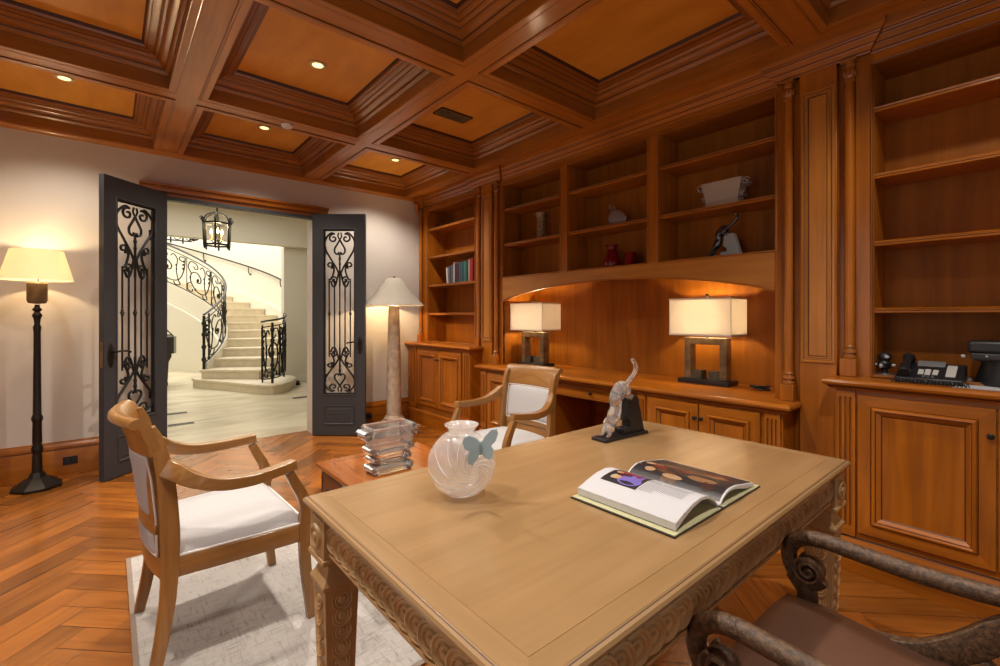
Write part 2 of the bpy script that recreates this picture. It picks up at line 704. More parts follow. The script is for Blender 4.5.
X1, Y1, Z1 = V((1, 0, 0)), V((0, 1, 0)), V((0, 0, 1))
XU = 3.05      # face of the upper bookcases
YB = 5.20      # back wall
ZB = 2.80      # underside of the ceiling beams
exec_order = []


# ================================================================== ROOM SHELL
def clip_poly(poly, x0, x1, y0, y1):
    def cl(p, f, inter):
        out = []
        for i in range(len(p)):
            a, b = p[i - 1], p[i]
            if f(b):
                if not f(a): out.append(inter(a, b))
                out.append(b)
            elif f(a):
                out.append(inter(a, b))
        return out
    ix = lambda x: (lambda a, b: (x, a[1] + (b[1] - a[1]) * (x - a[0]) / (b[0] - a[0])))
    iy = lambda y: (lambda a, b: (a[0] + (b[0] - a[0]) * (y - a[1]) / (b[1] - a[1]), y))
    for f, g in ((lambda p: p[0] >= x0, ix(x0)), (lambda p: p[0] <= x1, ix(x1)), (lambda p: p[1] >= y0, iy(y0)), (lambda p: p[1] <= y1, iy(y1))):
        poly = cl(poly, f, g)
        if len(poly) < 3:
            return []
    return poly


def parquet():
    W, L, g = 0.122, 0.61, 0.0015
    s2 = 1 / math.sqrt(2)
    A, B = (-s2, s2), (s2, s2)
    ox, oy = -0.16 + 0.61 * s2, 0.0
    v, f, uv, tn = [], [], [], []
    rr = random.Random(3)
    rects = ((-2.25, 3.56, -2.0, 5.2), (0.37, 1.72, 5.2, 5.43))
    for m in range(-9, 9):
        for k in range(-70, 90):
            a0, b0 = k * W + m * L, k * W - m * L
            for (pa, pb, la, lb, hor) in ((a0, b0, L, W, True), (a0, b0 + W, W, L, False)):
                q = [(pa + g, pb + g), (pa + la - g, pb + g), (pa + la - g, pb + lb - g), (pa + g, pb + lb - g)]
                w = [(ox + A[0] * x + B[0] * y, oy + A[1] * x + B[1] * y) for x, y in q]
                if max(p[0] for p in w) < -2.3 or min(p[0] for p in w) > 3.7 or max(p[1] for p in w) < -2.1 or min(p[1] for p in w) > 6:
                    continue
                t, u0, v0 = rr.random(), rr.random() * 20, rr.random() * 20
                for rc in rects:
                    c = clip_poly(w, *rc)
                    if len(c) < 3:
                        continue
                    i0 = len(v)
                    for x, y in c:
                        v.append((x, y, 0))
                        xa = (x - ox) * A[0] + (y - oy) * A[1]
                        xb = (x - ox) * B[0] + (y - oy) * B[1]
                        uv.append(((xa if hor else xb) + u0, (xb if hor else xa) + v0))
                    f.append(list(range(i0, len(v))))
                    tn.append(t)
    nb = len(f)
    for x0, x1, y0, y1 in rects:      # dark joints and slab under the planks
        i0 = len(v)
        v += [(x0, y0, -.0016), (x1, y0, -.0016), (x1, y1, -.0016), (x0, y1, -.0016)]
        uv += [(0, 0)] * 4
        f.append([i0, i0 + 1, i0 + 2, i0 + 3])
        tn.append(0.5)
    me = bpy.data.meshes.new('floor')
    me.from_pydata(v, [], f)
    me.materials.append(FLOORW)
    me.materials.append(GLZ)
    ul = me.uv_layers.new(name='UVMap')
    at = me.attributes.new('tone', 'FLOAT', 'FACE')
    for i, p in enumerate(me.polygons):
        at.data[i].value = tn[i]
        p.material_index = 0 if i < nb else 1
        for l in p.loop_indices:
            ul.data[l].uv = uv[me.loops[l].vertex_index]
    o = bpy.data.objects.new('floor', me)
    COL.objects.link(o)
    tag(o, 'herringbone parquet floor of orange brown oak planks', None, None, 'structure')
    # make sure the planks face up
    me.update()
    import bmesh
    bm = bmesh.new()
    bm.from_mesh(me)
    for fc in bm.faces:
        if fc.normal.z < 0:
            fc.normal_flip()
    bm.to_mesh(me)
    bm.free()


parquet()

OX0, OX1, OZ = 0.372, 1.712, 2.405      # doorway
m = MB()
m.box(-2.2, OX0, YB, YB + .2, 0, 3.05)
m.box(OX1, 3.6, YB, YB + .2, 0, 3.05)
m.box(OX0, OX1, YB, YB + .2, OZ, 3.05)
tag(struct(m.build('wall_back', WALL)), 'warm grey plaster wall around the double doors')
tag(struct(MB().box(3.54, 3.7, -2.0, YB, 0, 3.05).build('wall_right', WALL)), 'wall behind the built-in bookcases')


def wall_with_hole(name, axis, c0, c1, a0, a1, h0, h1, z0, z1, lab):
    m = MB()
    for p0, p1, q0, q1 in ((a0, h0, 0, 3.05), (h1, a1, 0, 3.05), (h0, h1, 0, z0), (h0, h1, z1, 3.05)):
        if axis == 'y':
            m.box(p0, p1, c0, c1, q0, q1)
        else:
            m.box(c0, c1, p0, p1, q0, q1)
    return tag(struct(m.build(name, WALL)), lab)


wall_with_hole('wall_front', 'y', -2.15, -2.0, -2.2, 3.6, -0.9, 2.1, 0.45, 2.65, 'wall behind the camera with an assumed wide window')  # unseen opening added to go with the fill light
wall_with_hole('wall_left', 'x', -2.35, -2.2, -2.15, 5.4, -0.1, 2.1, 0.45, 2.65, 'left wall with an assumed window')  # second added opening, likewise out of view


def window(name, P0, U, n, w, h):  # frame and bars for an assumed window
    root = sroot(name, P0)
    P0 = V(P0)
    N = n
    m = MB().ring(P0, U, Z1, N, w, h, [(0, -.05), (0, .03), (.06, .03), (.06, -.05)], None)
    m.build('window_frame', WHITEP, root)
    k = MB()
    for i in (1, 2):
        p = P0 + U * (w * i / 3)
        k.bar(p, p + Z1 * h, .03, .03)
    k.bar(P0 + Z1 * h * .5, P0 + Z1 * h * .5 + U * w, .03, .03)
    k.build('muntins', WHITEP, root)


window('assumed_window_1', (-0.9, -2.06, .45), X1, Y1, 3.0, 2.2)  # assumed window built at the added light behind the camera
window('assumed_window_2', (-2.27, -0.1, .45), Y1, X1, 2.2, 2.2)  # left window is assumed too, never in view

# ------------------------------------------------------------------ ceiling
ceil = sroot('ceiling', (0, 0, ZB))
tag(ceil, 'coffered timber ceiling of honey brown beams and sunk panels')
MB().box(-2.2, 3.6, -2.0, 5.4, 3.012, 3.06).build('ceiling_deck', CEIL, ceil)
bx = [(-2.28, -2.08), (-.985, -.775), (.30, .52), (1.59, 1.79), (2.83, 3.04)]
by = [(-2.0, -1.93), (-.76, -.55), (.72, .94), (2.21, 2.42), (3.73, 3.94), (5.165, 5.2)]
for a, b in bx:
    MB().box(a, b, -2.0, 5.2, ZB + .006, 3.012).build('beam', BEAM, ceil)
for a, b in by:
    for i in range(len(bx) - 1):
        MB().box(bx[i][1] - .001, bx[i + 1][0] + .001, a, b, ZB + .006, 3.012).build('beam', BEAM, ceil)
prof = [(-.05, .0055), (-.05, 0, 1), (-.046, 0, 1), (-.040, -.003), (-.034, 0), (-.004, 0), (.0015, .003), (.0015, .082), (.004, .084, 1), (.010, .088), (.018, .094), (.022, .105), (.024, .112, 1), (.030, .114),
        (.046, .120), (.058, .132), (.062, .142), (.066, .144, 1), (.072, .146), (.082, .152), (.086, .160), (.090, .162, 1), (.122, .166), (.126, .168, 1), (.136, .170), (.140, .182), (.146, .190, 1), (.150, .200, 1), (.155, .202)]
for i in range(len(bx) - 1):
    for j in range(len(by) - 1):
        x0, x1 = bx[i][1], bx[i + 1][0]
        y0, y1 = by[j][1], by[j + 1][0]
        m = MB().ring((x0, y0, ZB), X1, Y1, Z1, x1 - x0, y1 - y0, prof[:-1], None)
        m.build('coffer_moulding', [MOULD, GLZ], ceil)
        MB().ring((x0, y0, ZB - .0006), X1, Y1, Z1, x1 - x0, y1 - y0, [(-.0495, .004), (-.0495, .0), (-.001, .0), (-.001, .004)], None).build('coffer_border', BEAM, ceil)
        w, h = x1 - x0, y1 - y0
        MB().box(x0 + .148, x1 - .148, y0 + .148, y1 - .148, ZB + .200, ZB + .211).build('coffer_panel', CEIL, ceil)
# narrow moulding where the ceiling meets the back wall
MB().sweep([(-2.2, YB), (2.95, YB)], [(0, 2.765), (.006, 2.766), (.012, 2.775), (.020, 2.785), (.032, 2.792), (.034, 2.806), (0, 2.806)]).build('wall_moulding', [BEAM], ceil)

# crown along the bookcases, breaking forward over the pilasters
cp = [(0, 2.676), (.005, 2.676), (.008, 2.684), (.008, 2.688, 1), (.012, 2.689), (.016, 2.698), (.024, 2.704), (.028, 2.712), (.028, 2.716, 1), (.033, 2.717), (.040, 2.728), (.050, 2.736), (.053, 2.742), (.053, 2.746, 1),
      (.058, 2.747), (.061, 2.754), (.061, 2.757, 1), (.065, 2.758), (.070, 2.766), (.078, 2.772), (.080, 2.782), (.080, 2.806), (0, 2.806)]
path = [(XU, 5.195), (XU - .028, 5.195), (XU - .028, 5.06), (XU, 5.06), (XU, 4.00), (XU - .028, 4.00), (XU - .028, 3.56), (XU, 3.56), (XU, 1.02), (XU - .028, 1.02), (XU - .028, 0.585), (XU, 0.585), (XU, -1.0)]
path = path[1:]
t = MB().sweep(path, cp).build('trim_1', [CAB, GLZ])
tag(struct(t), 'stepped wooden crown moulding above the bookcases')

# ------------------------------------------------------------------ doorway trim and baseboards
hp = [(0, 2.405), (.020, 2.405), (.022, 2.418), (.034, 2.425), (.038, 2.437, 1), (.042, 2.44), (.046, 2.462), (.060, 2.474), (.064, 2.482, 1), (.072, 2.485), (.074, 2.503), (0, 2.503)]
t = MB().sweep([(.20, YB), (1.86, YB)], hp).build('trim_2', [CAB, GLZ])
tag(struct(t), 'moulded cherry wood header over the double doors')
m = MB()
m.box(OX0 - .055, OX0 + .004, YB - .022, YB + .012, 0, OZ)
m.box(OX1 - .004, OX1 + .055, YB - .022, YB + .012, 0, OZ)
m.box(OX0 - .055, OX1 + .055, YB - .024, YB + .06, OZ - .035, OZ)
t = m.build('trim_3', DOORP, bevel=.003)
tag(struct(t), 'charcoal painted frame of the doorway')
bp_ = [(0, 0), (.022, 0), (.022, .21), (.019, .215, 1), (.024, .222), (.024, .235), (.016, .25), (.010, .262), (.006, .275), (0, .278)]
t = MB().sweep([(-2.2, YB), (OX0 - .056, YB)], bp_).build('baseboard_back', [CAB, GLZ])
tag(struct(t), 'tall cherry baseboard left of the doors')
t = MB().sweep([(OX1 + .056, YB), (2.98, YB)], bp_).build('baseboard_back', [CAB, GLZ])
tag(struct(t), 'tall cherry baseboard right of the doors')


# ------------------------------------------------------------------ ceiling fixtures
def ceil_light(x, y, lab, power):
    t = thing('ceiling_light', lab, 'ceiling light', (x, y, 2.995), 'recessed lights in the ceiling panels')
    MB().lathe([(.034, .003), (.036, -.004), (.048, -.006), (.056, -.003), (.057, .005)], (x, y, 2.995), 28).build('trim_ring', WHITEP, t)
    MB().lathe([(.036, -.001), (.034, .002), (.0, .004)], (x, y, 2.995), 24).build('lens', LENS, t)
    l = bpy.data.lights.new('recessed_lamp', 'SPOT')
    l.energy = power
    l.color = (1.0, 0.91, 0.79)
    l.spot_size = R(125)
    l.spot_blend = 0.6
    l.shadow_soft_size = 0.05
    o = bpy.data.objects.new('recessed_lamp', l)
    o.location = (0, 0, -.03)
    o.parent = t
    COL.objects.link(o)
    return t


ceil_light(1.07, 3.16, 'recessed ceiling light in the middle of the large panel nearest the desk', SPOT_W * 1.5)
ceil_light(-.245, 4.50, 'recessed ceiling light in the far left ceiling panel', SPOT_W * 0.5)
ceil_light(1.06, 4.52, 'recessed ceiling light beside the white disc above the doors', SPOT_W * 0.5)
ceil_light(2.36, 4.53, 'recessed ceiling light in the corner panel by the left bookcase', SPOT_W * 0.9)
ceil_light(-.245, 1.55, 'added unseen ceiling light on the left side', SPOT_W * 1.2)  # out-of-view lamp put in to brighten the near left side
ceil_light(1.06, 0.1, 'added unseen ceiling light above the scroll armchair', SPOT_W * 0.9)  # lamp added outside the view to even the lighting
ceil_light(1.06, 1.50, 'assumed unseen ceiling light straight above the desk', SPOT_W * 0.9)  # out-of-view lamp assumed from the brightness of the desk
ceil_light(-.245, 3.05, 'added unseen ceiling light above the left side of the rug', SPOT_W * 0.9)  # added for light over the rug, never in view
ceil_light(2.31, .05, 'added unseen ceiling light above the right base cabinet', SPOT_W * 0.6)  # extra unseen lamp that lifts the right side
DX, DY = 1.06, 3.825
t = thing('smoke_detector', 'white round disc on the underside of the ceiling beam before the doors', 'detector', (DX, DY, ZB))
MB().lathe([(.0, -.020), (.030, -.020), (.040, -.015), (.044, 0)], (DX, DY, ZB - .001), 28).build('housing', plain('white_plastic', (.8, .8, .8), .5), t)
MB().lathe([(.0, -.024), (.018, -.024), (.020, -.0205)], (DX, DY, ZB - .001), 20).build('sensor_cap', plain('pale_plastic', (.65, .65, .65), .5), t)
t = thing('ceiling_vent', 'small dark slotted vent in the ceiling panel by the bookcase', 'vent', (2.21, 3.21, 2.995))
MB().box(2.055, 2.365, 3.145, 3.285, 2.990, 3.0).build('backing', BLACKP, t)
m = MB().ring((2.055, 3.145, 2.990), X1, Y1, -Z1, .31, .14, [(0, -.004), (0, .003), (.014, .003), (.014, 0)], None)
m.build('frame', BRASS, t)
m = MB()
for i in range(16):
    x = 2.075 + i * .018
    m.box(x, x + .006, 3.158, 3.272, 2.987, 2.9905)
m.build('slats', BRASS, t)


# ================================================================== BUILT-IN BOOKCASES
DOORPROF = [(0.0, -0.02), (0.0, -0.002), (0.0017, 0), (0.0516, 0), (0.0537, -0.003, 1), (0.0559, 0.006), (0.0602, 0.012), (0.0671, 0.013), (0.0722, 0.008), (0.0744, 0.003, 1), (0.0774, 0.003), (0.086, -0.004), (0.0912, -0.007), (0.0955, -0.0115, 1), (0.0968, -0.0118)]


def knob(parent, p, n=(-1, 0, 0)):
    n = V(n)
    U = V((0, 1, 0)) if abs(n.x) > .5 else V((1, 0, 0))
    MB().lathe([(.0, .026), (.008, .025), (.013, .020), (.013, .015), (.006, .010), (.005, .002), (.010, 0)], p, 14, (U, n.cross(U), n)).build('knob', BRONZE, parent)


def cab_door(parent, x, y0, y1, z0, z1, knob_at=None):
    m = MB().ring((x - .020, y1, z0), -Y1, Z1, -X1, y1 - y0, z1 - z0, DOORPROF, 0)
    d = m.build('door', [CAB, GLZ], parent)
    if knob_at:
        knob(d, (x - .020, knob_at[0], knob_at[1]))
    return d


def flutes(parent, x, y0, y1, z0, z1):
    """fluted pilaster strip on a cabinet front"""
    m = MB()
    n = 3
    w = (y1 - y0)
    gw = w / (n * 2 + 1.6)
    y = y0 + gw * .8
    m.box(x - .004, x + .02, y0, y1, z0, z1, 0)
    for i in range(n + 1):
        a = y0 if i == 0 else y0 + gw * (.8 + 2 * i - .5)
        b = y1 if i == n else y0 + gw * (.8 + 2 * i + .5)
        m.box(x - .014, x - .003, a, b, z0, z1, 0)
    m.box(x - .0145, x - .003, y0, y1, z1 - .035, z1)
    m.box(x - .0145, x - .003, y0, y1, z0, z0 + .05)
    for i in range(n):
        a = y0 + gw * (1.3 + 2 * i)
        m.box(x - .0048, x - .0038, a + .001, a + gw - .001, z0 + .052, z1 - .037, 0)
    m.build('fluted_pilaster', [CAB, GLZ], parent, bevel=.0015)


PLINTH = [(.0, 0), (.016, 0), (.016, .135), (.018, .150), (.012, .165), (.006, .175), (.004, .185, 1), (0, .187)]


def counter(name, lab, path, zt, body):
    prof = [(-.03, zt - .052), (.002, zt - .052), (.006, zt - .046), (.016, zt - .040), (.018, zt - .034, 1), (.024, zt - .033), (.034, zt - .026), (.037, zt - .015), (.033, zt - .004), (.026, zt), (-.03, zt)]
    t = thing(name, lab, 'counter', (sum(b[0] for b in body) / len(body), sum(b[2] for b in body) / len(body), zt - .05))
    MB().sweep(path, prof).build('edge_moulding', [CAB, GLZ], t)
    m = MB()
    for x0, x1, y0, y1 in body:
        m.box(x0, x1, y0, y1, zt - .045, zt + .0004)
    m.build('top_board', CAB, t)
    return t


def base_cab(lab, x, y0, y1, zt, doors, strips, zdoor, knobs, xb=3.5, plinth_path=None, center=None):
    t = thing('base_cabinet', lab, 'cabinet', ((x + xb) / 2, (y0 + y1) / 2, 0))
    MB().box(x, xb, y0, y1, 0.0, zt - .0535).build('carcass', CAB, t)
    MB().sweep(plinth_path or [(x, y1), (x, y0)], PLINTH).build('plinth', [CAB, GLZ], t)
    for i, (a, b) in enumerate(doors):
        cab_door(t, x, a, b, zdoor[0], zdoor[1], knobs[i])
    for a, b in strips:
        flutes(t, x, a, b, .187, zt - .056)
    return t


# left base cabinet
base_cab('cherry base cabinet with two panelled doors in the far corner by the marble column lamp', 2.885, 3.862, 5.195, .98,
         [(4.485, 4.94), (4.025, 4.478)], [(3.872, 3.99), (4.975, 5.12)], (.245, .905), [(4.505, .80), (4.458, .80)],
         plinth_path=[(2.885, 5.195), (2.885, 3.862), (3.03, 3.862)])
counter('countertop', 'raised cherry countertop under the far left bookcase holding books above', [(2.868, 5.196), (2.868, 3.850), (3.012, 3.850)], .98, [(2.86, 3.012, 3.850, 5.196), (3.012, 3.05, 3.866, 5.196), (3.05, 3.33, 3.98, 5.196)])
# right base cabinet
base_cab('large cherry base cabinet with tall panelled doors at the right edge behind the desk', 2.885, -.60, .696, .98,
         [(.125, .60), (-.36, .118)], [(.610, .690)], (.215, .905), [(.140, .79), None],
         plinth_path=[(3.03, .696), (2.885, .696), (2.885, -.60)])
counter('countertop', 'raised cherry countertop at the right edge under the telephone', [(3.012, .708), (2.868, .708), (2.868, -.60)], .98, [(2.86, 3.012, -.60, .708), (3.012, 3.05, -.60, .718), (3.05, 3.33, -.60, .604)])
# centre base cabinets
base_cab('low cherry base cabinet with two panelled doors under the larger table lamp', 2.87, .936, 1.87, .81,
         [(1.415, 1.775), (1.05, 1.408)], [(.946, 1.03), (1.795, 1.86)], (.20, .742), [(1.432, .655), (1.39, .655)],
         plinth_path=[(3.03, .936), (2.87, .936), (2.87, 1.87)][::-1])
base_cab('low cherry base cabinet behind the far white armchair under the long counter', 2.87, 2.72, 3.675, .81,
         [(3.192, 3.555), (2.82, 3.185)], [(3.575, 3.665), (2.73, 2.80)], (.20, .742), [(3.21, .655), (3.165, .655)],
         plinth_path=[(2.87, 2.72), (2.87, 3.675), (3.03, 3.675)][::-1])
t = counter('countertop', 'long cherry desk counter running under the arch with two table lamps', [(3.012, 3.69), (2.855, 3.69), (2.855, .922), (3.012, .922)], .81, [(2.85, 3.012, .924, 3.688), (3.012, 3.05, .902, 3.682), (3.05, 3.487, 1.017, 3.566)])
ct = t
t = MB().box(2.905, 3.45, 1.872, 2.718, .635, .757).build('drawer', CAB, ct)
MB().ring((2.905, 2.70, .642), -Y1, Z1, -X1, .81, .108, [(0, -.002), (0, .012), (.004, .016), (.012, .016), (.014, .013, 1), (.018, .014)], 0).build('drawer_front', [CAB, GLZ], t)
knob(t, (2.888, 2.295, .695))
MB().ring((3.40, 2.718, .0), -Y1, Z1, -X1, .846, .635, [(0, -.02), (0, 0), (.07, 0), (.075, -.008, 1), (.085, -.004), (.1, -.008)], 0).build('kneehole_panel', [CABV, GLZ], ct)
MB().box(3.401, 3.44, 1.872, 2.718, 0, .634).build('kneehole_back', CABV, ct)


def shelf(parent, x1, y0, y1, z):
    m = MB()
    m.box(XU + .022, x1, y0, y1, z - .012, z + .012)
    m.sweep([(XU + .022, y1), (XU + .022, y0)], [(0, z - .014), (.010, z - .014), (.013, z - .010), (.012, z - .002), (.0145, z - .001, 1), (.0145, z + .001, 1), (.012, z + .003), (.014, z + .010), (.008, z + .014), (0, z + .014)])
    m.build('shelf', [CAB, GLZ], parent)


def frame_edge(parent, x, y0, y1, z0, z1):
    MB().ring((x, y1, z0), -Y1, Z1, -X1, y1 - y0, z1 - z0, [(-.012, -.004), (-.012, .006), (-.008, .009), (-.004, .008), (-.002, .003, 1), (0, .002), (.0015, -.02)], None).build('opening_moulding', [CAB, GLZ], parent)


SHZ = (2.385, 2.035, 1.682, 1.332)


def side_case(lab, y0, y1, s0, s1):
    t = thing('bookcase', lab, 'bookcase', (3.2, (y0 + y1) / 2, .981))
    xb = 3.32
    MB().box(xb, xb + .02, y0 - .02, y1 + .02, .981, 2.66).build('back_panel', CABV, t, grain=2)
    for a, b in ((y0 - .02, y0), (y1, y1 + .02)):
        MB().box(XU + .003, xb, a, b, .981, 2.66).build('side_panel', CABV, t)
    MB().box(XU + .003, xb, y0, y1, 2.625, 2.66).build('top_panel', CABV, t)
    m = MB()
    m.box(XU, XU + .022, s0, y0 - .001, .981, 2.69)
    m.box(XU, XU + .022, y1 + .001, s1, .981, 2.69)
    m.box(XU, XU + .022, y0 - .001, y1 + .001, 2.621, 2.69)
    m.build('face_frame', CAB, t)
    frame_edge(t, XU, y0, y1, .995, 2.62)
    for z in SHZ:
        shelf(t, xb, y0 + .001, y1 - .001, z)
    return t


left_case = side_case('tall cherry bookcase with four shelves in the far corner holding a few books', 4.02, 4.99, 3.94, 5.195)
right_case = side_case('tall empty cherry bookcase with four shelves at the right edge above the telephone', -.45, .57, -.60, .645)

t = thing('bookcase', 'wide three-bay cherry bookcase above the arch with ornaments', 'bookcase', (3.2, 2.29, 1.66))
YL, YR, xb = 3.545, 1.038, 3.32
MB().box(xb, xb + .02, YR - .02, YL + .02, 1.66, 2.66).build('back_panel', CABV, t, grain=2)
for a, b in ((YR - .022, YR), (YL, YL + .022)):
    MB().box(XU + .003, 3.50, a, b, .812, 2.66).build('side_panel', CABV, t)
MB().box(XU + .003, xb, YR, YL, 2.625, 2.66).build('top_panel', CABV, t)
MB().box(XU + .024, 3.50, YR, YL, 1.662, 1.698).build('bottom_panel', CABV, t)
MB().box(3.49, 3.515, YR - .02, YL + .02, .811, 1.662).build('alcove_panel', CABV, t, grain=2)
m = MB()
m.box(XU, XU + .022, YR, YL, 2.621, 2.69)
m.box(XU, XU + .022, YR - .036, YR, .811, 2.69)
m.box(XU, XU + .022, YL, YL + .036, .811, 2.69)
m.build('face_frame', CAB, t)
bays = ((2.769, 3.545), (1.902, 2.676), (1.038, 1.804))
for a, b in ((2.676, 2.769), (1.804, 1.902)):
    MB().box(XU, xb, a, b, 1.699, 2.624).build('divider', CAB, t, bevel=.003)
for a, b in bays:
    frame_edge(t, XU + .0, a + .001, b - .001, 1.701, 2.62)
    for z in (2.378, 2.025):
        shelf(t, xb, a + .001, b - .001, z)
# arched rail
nA = 28
arc = []
for i in range(nA + 1):
    u = i / nA
    y = lerp(YR + .001, YL - .001, u)
    arc.append((y, 1.462 + .142 * (1 - (2 * u - 1) ** 2) ** 0.85))
poly = [(XU, YL - .001, 1.700), (XU, YR + .001, 1.700)] + [(XU, y, z) for y, z in arc]
m = MB()
for i in range(nA):
    (ya, za), (yb, zb) = arc[i], arc[i + 1]
    m.prism([(XU - .004, ya, za), (XU - .004, yb, zb), (XU - .004, yb, 1.7005), (XU - .004, ya, 1.7005)], (.026, 0, 0))
m.isl = [0] * len(m.isl)
m.build('arched_rail', [BEAM], t)
m = MB()
m.band([(XU + .005, y, z - .006) for y, z in arc], .03, .012, (1, 0, 0))
m.build('arch_bead', [CAB], t)


# tall pilasters with turned columns
def column(parent, x, y, z0, z1):
    c = MB().lathe([(.0225, z0 + .165), (.021, z1 - .15), (.0205, z1 - .10)], (x, y, 0), 20).build('column', CAB, parent)
    m = MB().box(x - .034, x + .05, y - .036, y + .036, z0 + .001, z0 + .095)
    m.build('pedestal', CAB, c, bevel=.003)
    MB().lathe([(.032, z0 + .096), (.033, z0 + .106), (.027, z0 + .112), (.026, z0 + .122), (.032, z0 + .126), (.032, z0 + .134), (.026, z0 + .14), (.0245, z0 + .15), (.027, z0 + .154), (.027, z0 + .160), (.0225, z0 + .166)], (x, y, 0), 20).build('base_rings', MOULD, c)
    m = MB()
    m.lathe([(.021, z1 - .125), (.026, z1 - .120), (.026, z1 - .114), (.020, z1 - .110), (.020, z1 - .098), (.024, z1 - .092), (.024, z1 - .052), (.020, z1 - .046), (.027, z1 - .040), (.028, z1 - .032), (.022, z1 - .026), (.022, z1 - .016)], (x, y, 0), 20)
    for k in range(8):
        a = k * pi / 4
        m.ball((x + .024 * math.cos(a), y + .024 * math.sin(a), z1 - .072), .010, .010, .020, 8, 6)
    m.box(x - .032, x + .05, y - .034, y + .034, z1 - .018, z1)
    m.build('capital', MOULD, c)


def pilaster(lab, ya, yb, za, zb, flip):
    """ya..yb full width, column nearest the centre stands on the low counter"""
    t = thing('pilaster', lab, 'pilaster', (3.05, (ya + yb) / 2, 0))
    lo, hi = ya + .115, yb - .115
    MB().box(XU + .003, 3.45, ya, yb, .985, 2.675).box(XU + .003, 3.45, 3.677 if flip else .698, 3.860 if flip else .934, 0, .985).box(XU + .003, 3.45, ya if flip else .9345, 3.6765 if flip else yb, .813, .985).build('backing_board', CAB, t)
    MB().box(XU - .034, XU + .004, lo, hi, 0, 2.685).build('panel_board', CAB, t, bevel=.003)
    MB().ring((XU - .034, hi - .006, 1.04), -Y1, Z1, -X1, hi - lo - .012, 1.53, [(0, -.002), (0, .004), (.004, .009), (.012, .010), (.016, .005), (.018, .0015, 1), (.026, .0015), (.030, .006), (.036, .006), (.040, .001, 1), (.044, .0025)], 0).build('panel_moulding', [BEAM, GLZ], t)
    y1c, y2c = (yb - .055, ya + .062) if not flip else (ya + .055, yb - .062)
    column(t, XU - .022, y1c, za, 2.676)
    column(t, XU - .022, y2c, zb, 2.676)
    return t


pilaster('tall cherry pilaster with raised panel and two turned columns right of the arch', .607, 1.014, .81, .98, False)
pilaster('tall cherry pilaster with raised panel and two turned columns left of the arch', 3.569, 3.976, .81, .98, True)
t = thing('half_column', 'slim turned cherry column with carved bracket against the back wall', 'column', (3.02, 5.13, .98))
column(t, XU - .022, 5.13, .98, 2.676)
m = MB()
for k in range(7):
    m.ball((XU - .05 - .006 * k, 5.13, 2.58 + .022 * k), .016 + .003 * k, .03, .016, 10, 7)
m.build('carved_bracket', BEAM, t)


# ================================================================== DOUBLE DOORS WITH SCROLLWORK
def refl(pts, c):
    return [(2 * c - p[0], p[1]) for p in pts]


